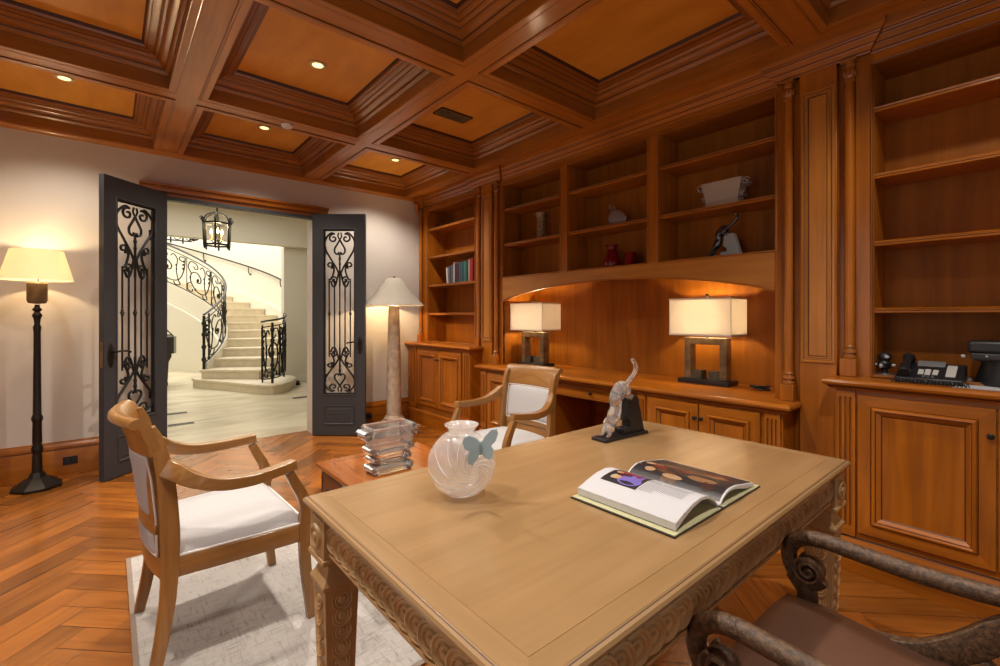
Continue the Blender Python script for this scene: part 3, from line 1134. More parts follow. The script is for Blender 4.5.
def door_leaf(name, lab, hinge, free, mirror):
    W = math.hypot(free[0] - hinge[0], free[1] - hinge[1])
    H, T = 2.418, .045
    root = sroot(name, (0, 0, 0))
    tag(root, lab)
    u0, u1, v0, v1 = .125, W - .115, .455, 2.245
    c = (u0 + u1) / 2
    m = MB()
    m.box(0, u0, -T / 2, T / 2, .008, H)
    m.box(u1, W, -T / 2, T / 2, .008, H)
    m.box(u0, u1, -T / 2, T / 2, .008, v0)
    m.box(u0, u1, -T / 2, T / 2, v1, H)
    for s in (-1, 1):
        m.ring((u0 - .018, s * T / 2, v0 - .018), X1, Z1, Y1 * s, u1 - u0 + .036, v1 - v0 + .036, [(0, -.001), (.002, .006), (.012, .007), (.018, -.004)], None)
        m.ring((u0 + .0, s * T / 2, .12), X1, Z1, Y1 * s, u1 - u0, .215, [(0, -.001), (.002, .007), (.012, .008), (.02, .001), (.035, .001), (.045, .006), (.055, .004)], 0)
        for zz in (.185, .235):
            m.box(u0 + .06, u1 - .06, s * (T / 2 + .001), s * (T / 2 + .008), zz, zz + .006)
    m.build('leaf', DOORP, root)
    g = MB()
    r = .0100

    def tub(pts, rr=r, both=True):
        P = [(p[0], 0, p[1]) for p in pts]
        g.tube(P, rr, 6)
        if both:
            g.tube([(2 * c - p[0], 0, p[1]) for p in pts], rr, 6)

    def scrollset(f):
        # f maps a height measured down from the top of the opening to z
        q = lambda pts: [(c + x, f(y)) for x, y in pts]
        # big heart: rises from the centre, swells to the sides and curls in at the top
        hw = (u1 - u0) / 2 - .012
        main = smooth_path([(.012, .47), (.045, .40), (.10, .31), (hw, .20), (hw, .10), (.10, .025), (.055, .035)], 7)
        tub(q([(p.x, p.y) for p in main] + spiral(.070, .085, .052, .012, -1.9, 1.15)))
        # inner inverted heart
        tub(q([(p.x, p.y) for p in smooth_path([(.0, .10), (.022, .14), (.055, .20), (.052, .245), (.022, .262), (.010, .235)], 6)]))
        tub(q([(p.x, p.y) for p in smooth_path([(.0, .10), (-.02, .06), (-.012, .02)], 5)]), r * .8)
        # lower side scrolls
        tub(q(spiral(.108, .385, .012, .042, 2.0, -1.0)[::1] + [(p.x, p.y) for p in smooth_path([(.088, .35), (.062, .43), (.085, .52), (.105, .55)], 5)][1:]))
        tub(q(spiral(.06, .55, .010, .042, -1.2, 1.1)))
        tub(q([(p.x, p.y) for p in smooth_path([(.10, .56), (.075, .62), (.045, .60), (.012, .47)], 6)]))
        # bud
        z0, z1 = f(.30), f(.42)
        zz = lambda t: f(.26 + t)
        for t_, rr in ((.0, .012), (.05, .022), (.085, .014), (.11, .02)):
            g.ball((c, 0, zz(t_)), rr * .7, rr * .6, rr, 8, 6)
        g.tube([(c, 0, f(.26)), (c, 0, f(.62))], r, 6)
    scrollset(lambda y: v1 - .008 - y * .98)
    scrollset(lambda y: v0 + .008 + y * .80)
    for k in (-2, -1, 0, 1, 2):
        x = c + k * .058
        g.tube([(x, 0, v0 + (.40 if k else .3)), (x, 0, v1 - (.53 if k else .4))], .0075, 6)
        if k % 2 == 0:
            g.lathe([(.008, -.026), (.012, -.02), (.009, -.012), (.018, 0), (.009, .012), (.012, .02), (.008, .026)], (x, 0, 1.33), 8)
    for x in (u0 + .006, u1 - .006):
        g.bar((x, 0, v0), (x, 0, v1), .012, .012)
    for z in (v0 + .005, v1 - .005):
        g.bar((u0, 0, z), (u1, 0, z), .012, .012)
    g.build('scroll_grille', IRON, root)
    # lever handles with back plates
    for s in (-1, 1):
        x = W - .055
        m = MB()
        m.lathe([(.0, .006), (.024, .006), (.027, .002), (.027, 0)], (x, s * T / 2, .99), 20, (X1, Z1, Y1 * s), 0, 0, 2 * pi, 1, 3.6)
        pl = m.build('handle_plate', BRONZE, root)
        m = MB()
        m.tube([(x, s * T / 2, 1.02), (x, s * (T / 2 + .05), 1.02)], .009, 8)
        m.tube(smooth_path([(x, s * (T / 2 + .05), 1.02), (x - .05, s * (T / 2 + .055), 1.024), (x - .11, s * (T / 2 + .05), 1.018), (x - .13, s * (T / 2 + .045), 1.008)], 5), .008, 8)
        m.build('lever', BRONZE, pl)
        m = MB().lathe([(.0, .014), (.012, .013), (.014, .004)], (x, s * (T / 2), .93), 12, (X1, Z1, Y1 * s))
        m.build('lock_cylinder', BRONZE, pl)
    MB().box(W - .0005, W + .002, -.012, .012, .90, 1.10).build('latch_plate', BRASS, root)
    for z in (.30, 1.25, 2.12):
        h = MB().tube([(-.004, mirror * T / 2, z - .06), (-.004, mirror * T / 2, z + .06)], .009, 8)
        h.ball((-.004, mirror * T / 2, z + .066), .01, .01, .012, 8, 6).ball((-.004, mirror * T / 2, z - .066), .01, .01, .012, 8, 6)
        h.build('hinge', IRON, root)
    # hinge straps of the glass panel
    m = MB()
    for z in (.62, 2.02):
        m.box(u0 - .02, u0 + .008, mirror * T / 2, mirror * (T / 2 + .014), z - .045, z + .045)
    m.build('panel_hinges', IRON, root)
    return place(root, (hinge[0], hinge[1], 0), math.atan2(free[1] - hinge[1], free[0] - hinge[0]))


door_leaf('door_1', 'left charcoal door leaf with wrought iron scroll grille standing open', (.385, 5.165), (-.048, 4.760), -1)
door_leaf('door_2', 'right charcoal door leaf with wrought iron scroll grille standing open', (1.700, 5.165), (2.135, 4.785), 1)


# ================================================================== RUG
rt = thing('rug', 'pale woven rug of cream and taupe under the desk and white armchair', 'rug', (.92, 2.33, 0))
MB().box(.085, 1.76, 1.507, 3.145, .001, .011).build('pile', RUG, rt, bevel=.003)
m = MB()
for a, b, c_, d in ((.067, .088, 1.49, 3.162), (1.757, 1.778, 1.49, 3.162), (.085, 1.76, 1.49, 1.51), (.085, 1.76, 3.142, 3.162)):
    m.box(a, b, c_, d, .0008, .0085)
m.build('bound_edge', plain('rug_binding', (.30, .23, .18), .9), rt)
RZ = .011


# ================================================================== DESK
def coins(m, p0, direc, n_, normal, r, step, mi=0, tilt=14):
    d, nn = V(direc).normalized(), V(normal).normalized()
    for k in range(n_):
        ca, sa = math.cos(R(tilt)), math.sin(R(tilt))
        N = (nn * ca - d * sa).normalized()
        U = (d * ca + nn * sa).normalized()
        c = V(p0) + d * (step * (k + .5))
        m.lathe([(.0, .011), (r * .18, .012), (r * .26, .006), (r * .42, .005), (r * .50, .010), (r * .58, .005), (r * .72, .004), (r * .84, .009), (r * .98, .006), (r, -.012)], c, 18, (U, N.cross(U), N))


def build_desk():
    x0, x1, y0, y1, zt = .445, 2.13, .465, 1.445, .76
    t = thing('desk', 'large pale maple writing desk with carved coin apron and tapered legs', 'desk', ((x0 + x1) / 2, (y0 + y1) / 2, 0))
    # top: border boards mitred around a central field
    m = MB()
    m.ring((x0, y0, zt), X1, Y1, Z1, x1 - x0, y1 - y0,
           [(.030, -.046), (.028, -.040), (.016, -.034), (.012, -.028, 1), (.008, -.027), (.001, -.020), (0, -.012), (.004, -.006), (.010, -.004), (.012, -.003, 1), (.015, -.0005), (.022, 0), (.060, 0), (.0607, -.0010), (.0617, -.0010), (.0624, 0)], 0)
    m.build('desktop', [DESKW, GLZ], t)
    MB().box(x0 + .03, x1 - .03, y0 + .03, y1 - .03, zt - .046, zt - .02).build('subtop', DESKW, t)
    za, zb = .615, zt - .046
    ins = .026
    m = MB()
    lx0, lx1, ly0, ly1 = x0 + ins, x1 - ins, y0 + ins, y1 - ins
    L = .105
    m.box(lx0 + .02, lx1 - .02, ly0 + .014, ly0 + .04, za, zb)
    m.box(lx0 + .02, lx1 - .02, ly1 - .04, ly1 - .014, za, zb)
    m.box(lx0 + .014, lx0 + .04, ly0 + .02, ly1 - .02, za, zb)
    m.box(lx1 - .04, lx1 - .014, ly0 + .02, ly1 - .02, za, zb)
    m.build('apron', DESKC, t)
    nX = 26
    sx = (lx1 - lx0 - 2 * L) / nX
    nY = 14
    sy = (ly1 - ly0 - 2 * L) / nY
    zc = (za + zb) / 2 + .002
    for nm, p, d, n_, nn, st in (('coin_moulding', (lx0 + L, ly0 + .014, zc), X1, nX, -Y1, sx), ('coin_moulding', (lx0 + L, ly1 - .014, zc), X1, nX, Y1, sx),
                                 ('coin_moulding', (lx0 + .014, ly0 + L, zc), Y1, nY, -X1, sy), ('coin_moulding', (lx1 - .014, ly0 + L, zc), Y1, nY, X1, sy)):
        m = MB()
        coins(m, p, d, n_, nn, .040, st)
        # bead rails above and below the coins
        e = V(p) + V(d) * (st * n_)
        for dz in (.045, -.045):
            m.bar(V(p) + V((0, 0, dz)) + V(nn) * .004, e + V((0, 0, dz)) + V(nn) * .004, .010, .008)
        m.build(nm, DESKC, t)
    for cx, sxn in ((lx0 + L / 2 - .005, -1), (lx1 - L / 2 + .005, 1)):
        for cy, syn in ((ly0 + L / 2 - .005, -1), (ly1 - L / 2 + .005, 1)):
            g = MB()
            h = .056
            sq = lambda q, z: [(cx - q, cy - q, z), (cx + q, cy - q, z), (cx + q, cy + q, z), (cx - q, cy + q, z)]
            g.loft([sq(h, zb), sq(h, .605)], True, True)
            g.loft([sq(.060, .606), sq(.062, .598), sq(.060, .590), sq(.048, .584)], True, True)
            g.loft([sq(.040, .586), sq(.038, .565), sq(.046, .545), sq(.058, .528), sq(.058, .518), sq(.052, .512), sq(.050, .50), sq(.036, .06), sq(.040, .055), sq(.043, .05), sq(.043, .012), sq(.040, RZ + .0005)], True, True)
            lg = g.build('leg', DESKC, t, bevel=.0015)
            for d, s in ((X1, sxn), (Y1, syn)):
                nn = V(d) * s
                U = V((0, 0, 1))
                MB().lathe([(.0, .012), (.010, .012), (.014, .005), (.022, .005), (.027, .010), (.034, .009), (.040, -.004)], V((cx, cy, .66)) + nn * h, 18, (U, nn.cross(U), nn)).build('rosette', DESKC, lg)
            for d, s in ((X1, sxn), (Y1, syn), (X1, -sxn), (Y1, -syn)):
                nn = V(d) * s
                c = MB()
                for k in range(9):
                    z = .475 - k * .047
                    hw = lerp(.050, .036, (.50 - z) / .44)
                    rr = hw * .66
                    N = (nn * .985 + Z1 * .17).normalized()
                    U2 = (Z1 * .985 - nn * .17).normalized()
                    c.lathe([(.0, .006), (rr * .3, .006), (rr * .4, .002), (rr * .62, .005), (rr * .72, .002), (rr * .92, .005), (rr, -.006)], V((cx, cy, z)) + nn * (hw - .001), 14, (U2, N.cross(U2), N))
                c.build('carved_coins', DESKC, lg)
    return t


build_desk()


# ================================================================== WHITE ARMCHAIR
def build_armchair():
    t = thing('armchair', 'walnut framed armchair with white upholstery standing on the rug left of the desk', 'armchair')
    W = .298
    z0 = .002

    # front legs continuing up as arm supports
    for s in (-1, 1):
        y = s * (W - .02)
        pts = smooth_path([(.278, y, z0), (.264, y, .12), (.250, y, .26), (.247, y, .40), (.252, y, .47), (.238, y * 1.0, .53), (.208, y, .59), (.184, y, .640)], 4)
        n = len(pts)
        wd_ = [lerp(.036, .046, min(1, i / (n * .55))) if i < n * .6 else lerp(.046, .034, (i / n - .6) / .4) for i in range(n)]
        MB().band(pts, .036, wd_, (0, 1, 0)).build('front_leg', CHAIRW, t, bevel=.003)
        pts = smooth_path([(-.268, s * .262, z0), (-.243, s * .255, .13), (-.224, s * .249, .27), (-.217, s * .246, .42), (-.219, s * .243, .55), (-.230, s * .240, .70), (-.246, s * .238, .80), (-.260, s * .237, .86), (-.268, s * .237, .895)], 4)
        n = len(pts)
        wd_ = [interp([(0, .036), (.45, .060), (.6, .056), (.86, .040), (1, .016)], i / (n - 1)) for i in range(n)]
        MB().band(pts, .034, wd_, (0, 1, 0)).build('back_leg', CHAIRW, t, bevel=.003)
        # sweeping arm
        pts = smooth_path([(-.232, s * .246, .742), (-.205, s * .262, .727), (-.15, s * .285, .690), (-.07, s * .304, .662), (.03, s * (W + .014), .655), (.12, s * (W + .002), .661), (.205, s * (W - .014), .672)], 5)
        n = len(pts)
        MB().band(pts, [interp([(0, .028), (.25, .050), (1, .048)], i / (n - 1)) for i in range(n)], [interp([(0, .062), (.2, .060), (.5, .044), (1, .036)], i / (n - 1)) for i in range(n)], (0, 1, 0)).build('arm', CHAIRW, t, bevel=.002)
    # seat rails
    m = MB()
    for s in (-1, 1):
        m.band(smooth_path([(-.212, s * .244, .375), (0, s * .262, .375), (.245, s * (W - .024), .375)], 4), .030, .075, (0, 1, 0))
    m.box(.238, .262, -W + .03, W - .03, .338, .412)
    bow = lambda y, d: d * (1 - (y / W) ** 2)
    ys = [lerp(-.236, .236, i / 10) for i in range(11)]
    m.band([(-.214 - bow(y, .046), y, .375) for y in ys], .030, .075, (1, 0, 0))
    m.build('seat_frame', CHAIRW, t, bevel=.003)
    # seat cushion
    nx, ny = 12, 12
    top, bot = [], []
    vs, fs = [], []
    for i in range(nx + 1):
        for j in range(ny + 1):
            u, w = i / nx, j / ny
            hw = lerp(.256, W - .010, u)
            y = lerp(-hw, hw, w)
            x = lerp(-.212 - bow(y, .042), .256, u)
            e = min(1, min(u, 1 - u, w, 1 - w) * 9)
            e = math.sqrt(max(0, 1 - (1 - e) ** 2))
            pin = 1 - .05 * (1 - e)
            z = .414 + .052 * e + .020 * math.sin(pi * u) * math.sin(pi * w)
            vs.append((x * (1 if e > .3 else .995), y * (1 if e > .3 else .99), z))
    for i in range(nx):
        for j in range(ny):
            a = i * (ny + 1) + j
            fs.append([a, a + ny + 1, a + ny + 2, a + 1])
    base = len(vs)
    rim = [i * (ny + 1) for i in range(nx + 1)] + [nx * (ny + 1) + j for j in range(1, ny + 1)] + [i * (ny + 1) + ny for i in range(nx - 1, -1, -1)] + [j for j in range(ny - 1, 0, -1)]
    for k in rim:
        vs.append((vs[k][0], vs[k][1], .395))
    nr = len(rim)
    for k in range(nr):
        fs.append([rim[k], base + k, base + (k + 1) % nr, rim[(k + 1) % nr]])
    fs.append([base + k for k in range(nr)])
    m = MB().add(vs, [f[::-1] for f in fs])
    cu = m.build('seat_cushion', FABRIC, t, smooth=70, sub=1)
    pts = [(vs[base + k][0] * 1.004, vs[base + k][1] * 1.006, .4155) for k in range(nr)]
    MB().tube(pts, .0045, 6, loop=True).build('piping', PIPING, cu)

    # back: curved frame, padded panel front and rear
    def bx_(z):   # x of the back centre line at height z on the stiles
        return interp([(.40, -.217), (.55, -.219), (.70, -.230), (.83, -.250), (.90, -.274), (.96, -.300)], z)
    ys = [lerp(-.2545, .2545, i / 14) for i in range(15)]
    m = MB()
    rings = []
    for y in ys:          # crest rail with rolled top
        b = bow(y, .064)
        cs = []
        for px, pz in ((.019, .790), (.020, .83), (.015, .87), (.005, .900), (-.009, .921), (-.026, .931), (-.044, .929), (-.057, .917), (-.058, .903), (-.047, .895), (-.034, .897), (-.024, .886), (-.017, .86), (-.015, .82), (-.015, .790)):
            ex = bx_(pz if pz < .86 else .86)
            cs.append((ex - b + px, y * (1 + .012 * max(0, (pz - .80) / .13)), pz))
        rings.append(cs)
    m.loft(rings, True, True)
    m.build('crest_rail', CHAIRW, t, smooth=50)
    m = MB()
    m.band([(bx_(.515) - bow(y, .052), y, .515) for y in ys[1:-1]], .034, .036, (1, 0, 0))
    m.build('cross_rail', CHAIRW, t, bevel=.003)

    def pad(za, zb, off, nm, thick):
        vs, fs = [], []
        nn, mm = 10, 12
        for i in range(nn + 1):
            for j in range(mm + 1):
                u, w = i / nn, j / mm
                y = lerp(-.218, .218, w)
                z = lerp(za, zb, u)
                e = min(1, min(u, 1 - u, w, 1 - w) * 8)
                e = math.sqrt(max(0, 1 - (1 - e) ** 2))
                vs.append((bx_(z) - bow(y, lerp(.048, .062, (z - .42) / .36)) + off * (.010 + thick * e), y, z))
        for i in range(nn):
            for j in range(mm):
                a = i * (mm + 1) + j
                f = [a, a + 1, a + mm + 2, a + mm + 1]
                fs.append(f if off > 0 else f[::-1])
        rim = [j for j in range(mm + 1)] + [i * (mm + 1) + mm for i in range(1, nn + 1)] + [nn * (mm + 1) + j for j in range(mm - 1, -1, -1)] + [i * (mm + 1) for i in range(nn - 1, 0, -1)]
        b0 = len(vs)
        for k in rim:
            vs.append((vs[k][0] - off * .012, vs[k][1], vs[k][2]))
        for k in range(len(rim)):
            f = [rim[k], b0 + k, b0 + (k + 1) % len(rim), rim[(k + 1) % len(rim)]]
            fs.append(f if off > 0 else f[::-1])
        p_ = MB().add(vs, fs).build(nm, FABRIC, t, smooth=70, sub=1)
        MB().tube([(vs[k][0] + off * .002, vs[k][1], vs[k][2]) for k in rim], .0042, 6, loop=True).build('piping', PIPING, p_)
        return p_
    pad(.535, .782, 1, 'back_cushion', .016)
    pad(.535, .782, -1, 'rear_panel', .010)
    pad(.418, .497, -1, 'lower_rear_panel', .010)
    m = MB()
    rg = []
    for y in ys[1:-1]:
        rg.append([(bx_(.42) - bow(y, .048) - .011, y, .418), (bx_(.42) - bow(y, .048) + .011, y, .418), (bx_(.78) - bow(y, .062) + .011, y, .80), (bx_(.78) - bow(y, .062) - .011, y, .80)])
    m.loft(rg, True, True)
    m.build('back_board', CHAIRW, t)
    return t


ch = build_armchair()
ch2 = copy_tree(ch)
place(ch, (.376, 2.305, RZ), R(2))
place(ch2, (2.115, 2.445, 0), R(183))
ch2['label'] = 'walnut framed armchair with white upholstery before the long counter, beyond the chest'
for c_ in (ch, ch2):
    c_['group'] = 'white armchairs'


# ================================================================== LOW CHEST (side table)
def build_chest():
    x0, x1, y0, y1, zt = .90, 1.53, 2.0, 2.64, .478
    t = thing('chest', 'low square chest with glossy marquetry top standing behind the desk', 'chest', ((x0 + x1) / 2, (y0 + y1) / 2, 0))
    MB().ring((x0 - .012, y0 - .012, zt), X1, Y1, Z1, x1 - x0 + .024, y1 - y0 + .024, [(.02, -.028), (.004, -.026), (0, -.014), (.002, -.004), (.006, 0), (.07, 0), (.071, -.0008, 1), (.073, -.0008, 1), (.074, 0)], 0).build('table_top', [CHEST, GLZ], t)
    MB().box(x0 + .012, x1 - .012, y0 + .012, y1 - .012, .09, zt - .022).build('carcass', DARKW, t)
    m = MB()
    for cx in (x0 + .035, x1 - .035):
        for cy in (y0 + .035, y1 - .035):
            q = lambda h, z: [(cx - h, cy - h, z), (cx + h, cy - h, z), (cx + h, cy + h, z), (cx - h, cy + h, z)]
            MB().loft([q(.032, RZ + .001), q(.036, .02), q(.036, .075), q(.030, .09), q(.030, .11)], True, True).build('foot', DARKW, t, bevel=.002)
    k = 0
    for za, zb in ((.275, .435), (.105, .262)):
        d = MB().ring((x0 + .012, y1 - .035, za), -Y1, Z1, -X1, y1 - y0 - .07, zb - za, [(0, -.002), (0, .008), (.004, .011), (.012, .011), (.016, .007, 1), (.02, .008)], 0).build('drawer', [DARKW, GLZ], t)
        for yy in (y0 + .17, y1 - .17):
            m = MB().lathe([(.0, .016), (.006, .015), (.009, .01), (.004, .005), (.004, 0)], (x0 + .004, yy, (za + zb) / 2 + .01), 10, (Y1, -Z1, -X1))
            m.tube([(x0 - .006, yy + .03 * math.cos(a), (za + zb) / 2 + .01 - .025 * math.sin(a)) for a in [pi * i / 10 for i in range(11)]], .003, 6)
            m.build('drawer_pull', BRONZE, d)
    return t


build_chest()


# ================================================================== SCROLL ARMCHAIR (near the camera)
def build_scroll_chair():
    xa, xb = .968, 1.532
    t = thing('scroll_armchair', 'carved dark armchair with scrolled arms and brown leather seat facing the desk', 'armchair', (1.26, .15, 0))
    for x in (xa, xb):
        sp = [(y, z) for y, z in spiral(.430, .576, .036, .008, R(60), -1.9, 34)]
        path = [(-.28, .742), (-.20, .720), (-.10, .698), (.04, .670), (.18, .660), (.32, .664), (.40, .668), (.448, .658), (.478, .630), (.484, .592), (.470, .555), (.446, .536), (.416, .538), (.396, .556)]
        pts = smooth_path([(x, a, b) for a, b in path], 5)
        n = len(pts)
        rr = [interp([(0, .024), (.5, .021), (.66, .021), (.8, .020), (1, .015)], i / (n - 1)) for i in range(n)]
        arm = MB().tube(pts, rr, 18)
        arm.build('arm', SPECK, t, smooth=70)
        v = MB()
        for side in (-1, 1):
            v.lathe([(.0, .026), (.010, .026), (.013, .020), (.019, .020), (.024, .025), (.031, .024), (.035, .017), (.037, -.0)], (x, .430, .576), 20, (Y1, Z1, X1 * side))
        v.tube([(x - .026, y, z) for y, z in sp], .005, 6).tube([(x + .026, y, z) for y, z in sp], .005, 6)
        v.build('volute', SPECK, t)
        # arm support curving down to the seat rail
        MB().tube(smooth_path([(x, .468, .555), (x, .446, .525), (x, .436, .49), (x, .452, .44), (x, .462, .40)], 5), [.026] * 6 + [.024] * 6 + [.028] * 9, 10, sq=1.1).build('arm_support', SPECK, t)
        # sweeping side rail rising to the back post
        pts = smooth_path([(x, .47, .415), (x, .38, .440), (x, .29, .442), (x, .20, .462), (x, .12, .520), (x, .055, .590), (x, -.01, .648), (x, -.08, .700)], 5)
        n = len(pts)
        MB().band(pts, .034, [interp([(0, .04), (.35, .06), (.7, .062), (1, .035)], i / (n - 1)) for i in range(n)], (1, 0, 0)).build('side_rail', SPECK, t, bevel=.004)
        # back post and legs
        MB().tube(smooth_path([(x, -.10, .66), (x, -.19, .80), (x, -.26, .96), (x, -.30, 1.02)], 5), .023, 10).build('back_post', SPECK, t)
        MB().tube(smooth_path([(x, .458, .43), (x, .470, .30), (x, .44, .15), (x, .47, .002)], 6), [.030 - .012 * i / 18 for i in range(19)], 10).build('front_leg', SPECK, t)
        MB().tube(smooth_path([(x, .10, .50), (x, -.02, .36), (x, -.12, .18), (x, -.20, .002)], 6), [.030 - .010 * i / 18 for i in range(19)], 10).build('back_leg', SPECK, t)
    # seat: dished leather between the rails
    vs, fs = [], []
    nx, ny = 8, 14
    for j in range(ny + 1):
        y = lerp(.478, -.10, j / ny)
        zz = interp([(-.10, .455), (.0, .430), (.2, .418), (.42, .440), (.478, .432)], y)
        for i in range(nx + 1):
            u = i / nx
            x = lerp(xa + .018, xb - .018, u)
            vs.append((x, y, zz + .018 * math.sin(pi * u) ** .6 + .004))
    for j in range(ny):
        for i in range(nx):
            a = j * (nx + 1) + i
            fs.append([a, a + nx + 1, a + nx + 2, a + 1])
    MB().add(vs, [f[::-1] for f in fs]).build('seat', LEATHER, t, smooth=60, solid=.05)
    m = MB()
    m.box(xa + .02, xb - .02, .452, .482, .385, .44)
    m.box(xa + .02, xb - .02, -.02, .01, .37, .41)
    m.build('seat_rail', SPECK, t, bevel=.004)
    rg = []
    for k in range(9):
        x = lerp(xa + .01, xb - .01, k / 8)
        b = .05 * math.sin(pi * k / 8)
        rg.append([(x, -.135 - b, .60), (x, -.105 - b, .60), (x, -.235 - b, .98), (x, -.265 - b, .98)])
    MB().loft(rg, True, True).build('backrest', LEATHER, t, bevel=.008)
    m = MB().tube(smooth_path([(xa, -.30, 1.02), (xa + .14, -.34, 1.035), ((xa + xb) / 2, -.36, 1.045), (xb - .14, -.34, 1.035), (xb, -.30, 1.02)], 5), .026, 10)
    m.build('crest_rail', SPECK, t)
    return t


build_scroll_chair()


# ================================================================== LAMPS
def bulb(parent, loc, power, color=(1.0, 0.72, 0.40), size=.035):
    l = bpy.data.lights.new('lamp_bulb', 'POINT')
    l.energy = power
    l.color = color
    l.shadow_soft_size = size
    o = bpy.data.objects.new('lamp_bulb', l)
    o.location = loc
    o.parent = parent
    COL.objects.link(o)


# black floor lamp
fx, fy = -.418, 4.93
t = thing('floor_lamp', 'slim black floor lamp with cream drum shade left of the doors', 'lamp', (fx, fy, 0), 'floor lamps')
m = MB()
oc = lambda r, z: [(fx + r * math.cos(pi / 4 * k + .39), fy + r * math.sin(pi / 4 * k + .39), z) for k in range(8)]
m.loft([oc(.145, .0012), oc(.15, .02), oc(.135, .032), oc(.075, .075), oc(.055, .085), oc(.04, .12), oc(.028, .125)], True, True)
m.build('base', BRONZE, t, smooth=20)
m = MB().lathe([(.030, .12), (.028, .24), (.024, .26), (.034, .29), (.034, .305), (.024, .33), (.028, .35), (.026, .50), (.033, .52), (.033, .535), (.024, .56), (.020, 1.18), (.024, 1.22), (.016, 1.24), (.020, 1.28), (.030, 1.31), (.016, 1.335), (.030, 1.352), (.016, 1.37), (.014, 1.39)], (fx, fy, 0), 16)
m.build('pole', BRONZE, t)
MB().lathe([(.014, 1.395), (.048, 1.40), (.058, 1.42), (.058, 1.55), (.050, 1.56), (.02, 1.562)], (fx, fy, 0), 20).build('lamp_cup', BRASS, t)
MB().lathe([(.206, 1.575), (.148, 1.800)], (fx, fy, 0), 40).build('lamp_shade', SHADEW, t).data.polygons
o = [c for c in kids(t) if c.name.startswith('lamp_shade')][0]


def open_shade(o):
    """drop the end caps so the shade is an open sleeve"""
    import bmesh
    bm = bmesh.new()
    bm.from_mesh(o.data)
    bmesh.ops.delete(bm, geom=[f for f in bm.faces if len(f.verts) > 4], context='FACES_ONLY')
    bm.to_mesh(o.data)
    bm.free()
    md = o.modifiers.new('solid', 'SOLIDIFY')
    md.thickness = .003


open_shade(o)
m = MB()
m.tube([(fx + .005, fy, 1.55), (fx + .005, fy, 1.80)], .004, 6)
for k in range(3):
    a = k * 2.094
    m.tube([(fx, fy, 1.80), (fx + .147 * math.cos(a), fy + .147 * math.sin(a), 1.796)], .0025, 5)
m.build('shade_support', BRONZE, t)
bulb(t, (0, 0, 1.755), 15, size=.022)

# marble column lamp
mx_, my_ = 2.505, 4.845
t = thing('floor_lamp', 'stone column floor lamp with wide taupe shade right of the doors', 'lamp', (mx_, my_, 0), 'floor lamps')
m = MB().box(mx_ - .15, mx_ + .15, my_ - .15, my_ + .15, .0012, .075)
m.build('plinth', STONE, t, bevel=.006)
MB().lathe([(.135, .0755), (.14, .09), (.135, .105), (.105, .11), (.115, .125), (.115, .135), (.098, .15), (.098, .158), (.088, .165)], (mx_, my_, 0), 28).build('base_rings', STONE, t)
MB().lathe([(.086, .165), (.082, .5), (.074, .95), (.066, 1.28), (.060, 1.40), (.066, 1.42), (.02, 1.43)], (mx_, my_, 0), 28).build('column', STONE, t)
o = MB().lathe([(.348, 1.428), (.318, 1.456), (.235, 1.540), (.160, 1.640), (.105, 1.712), (.075, 1.738), (.07, 1.740)], (mx_, my_, 0), 44).build('lamp_shade', SHADEG, t)
open_shade(o)
m = MB().tube([(mx_ + .005, my_, 1.43), (mx_ + .005, my_, 1.745)], .005, 6)
for k in range(3):
    a = k * 2.094
    m.tube([(mx_, my_, 1.735), (mx_ + .07 * math.cos(a), my_ + .07 * math.sin(a), 1.737)], .0025, 5)
m.ball((mx_ + .005, my_, 1.755), .012)
m.build('finial_rod', BRONZE, t)
bulb(t, (0, 0, 1.56), 26)


TRIMM = plain('linen_trim', (.70, .64, .54), .9)


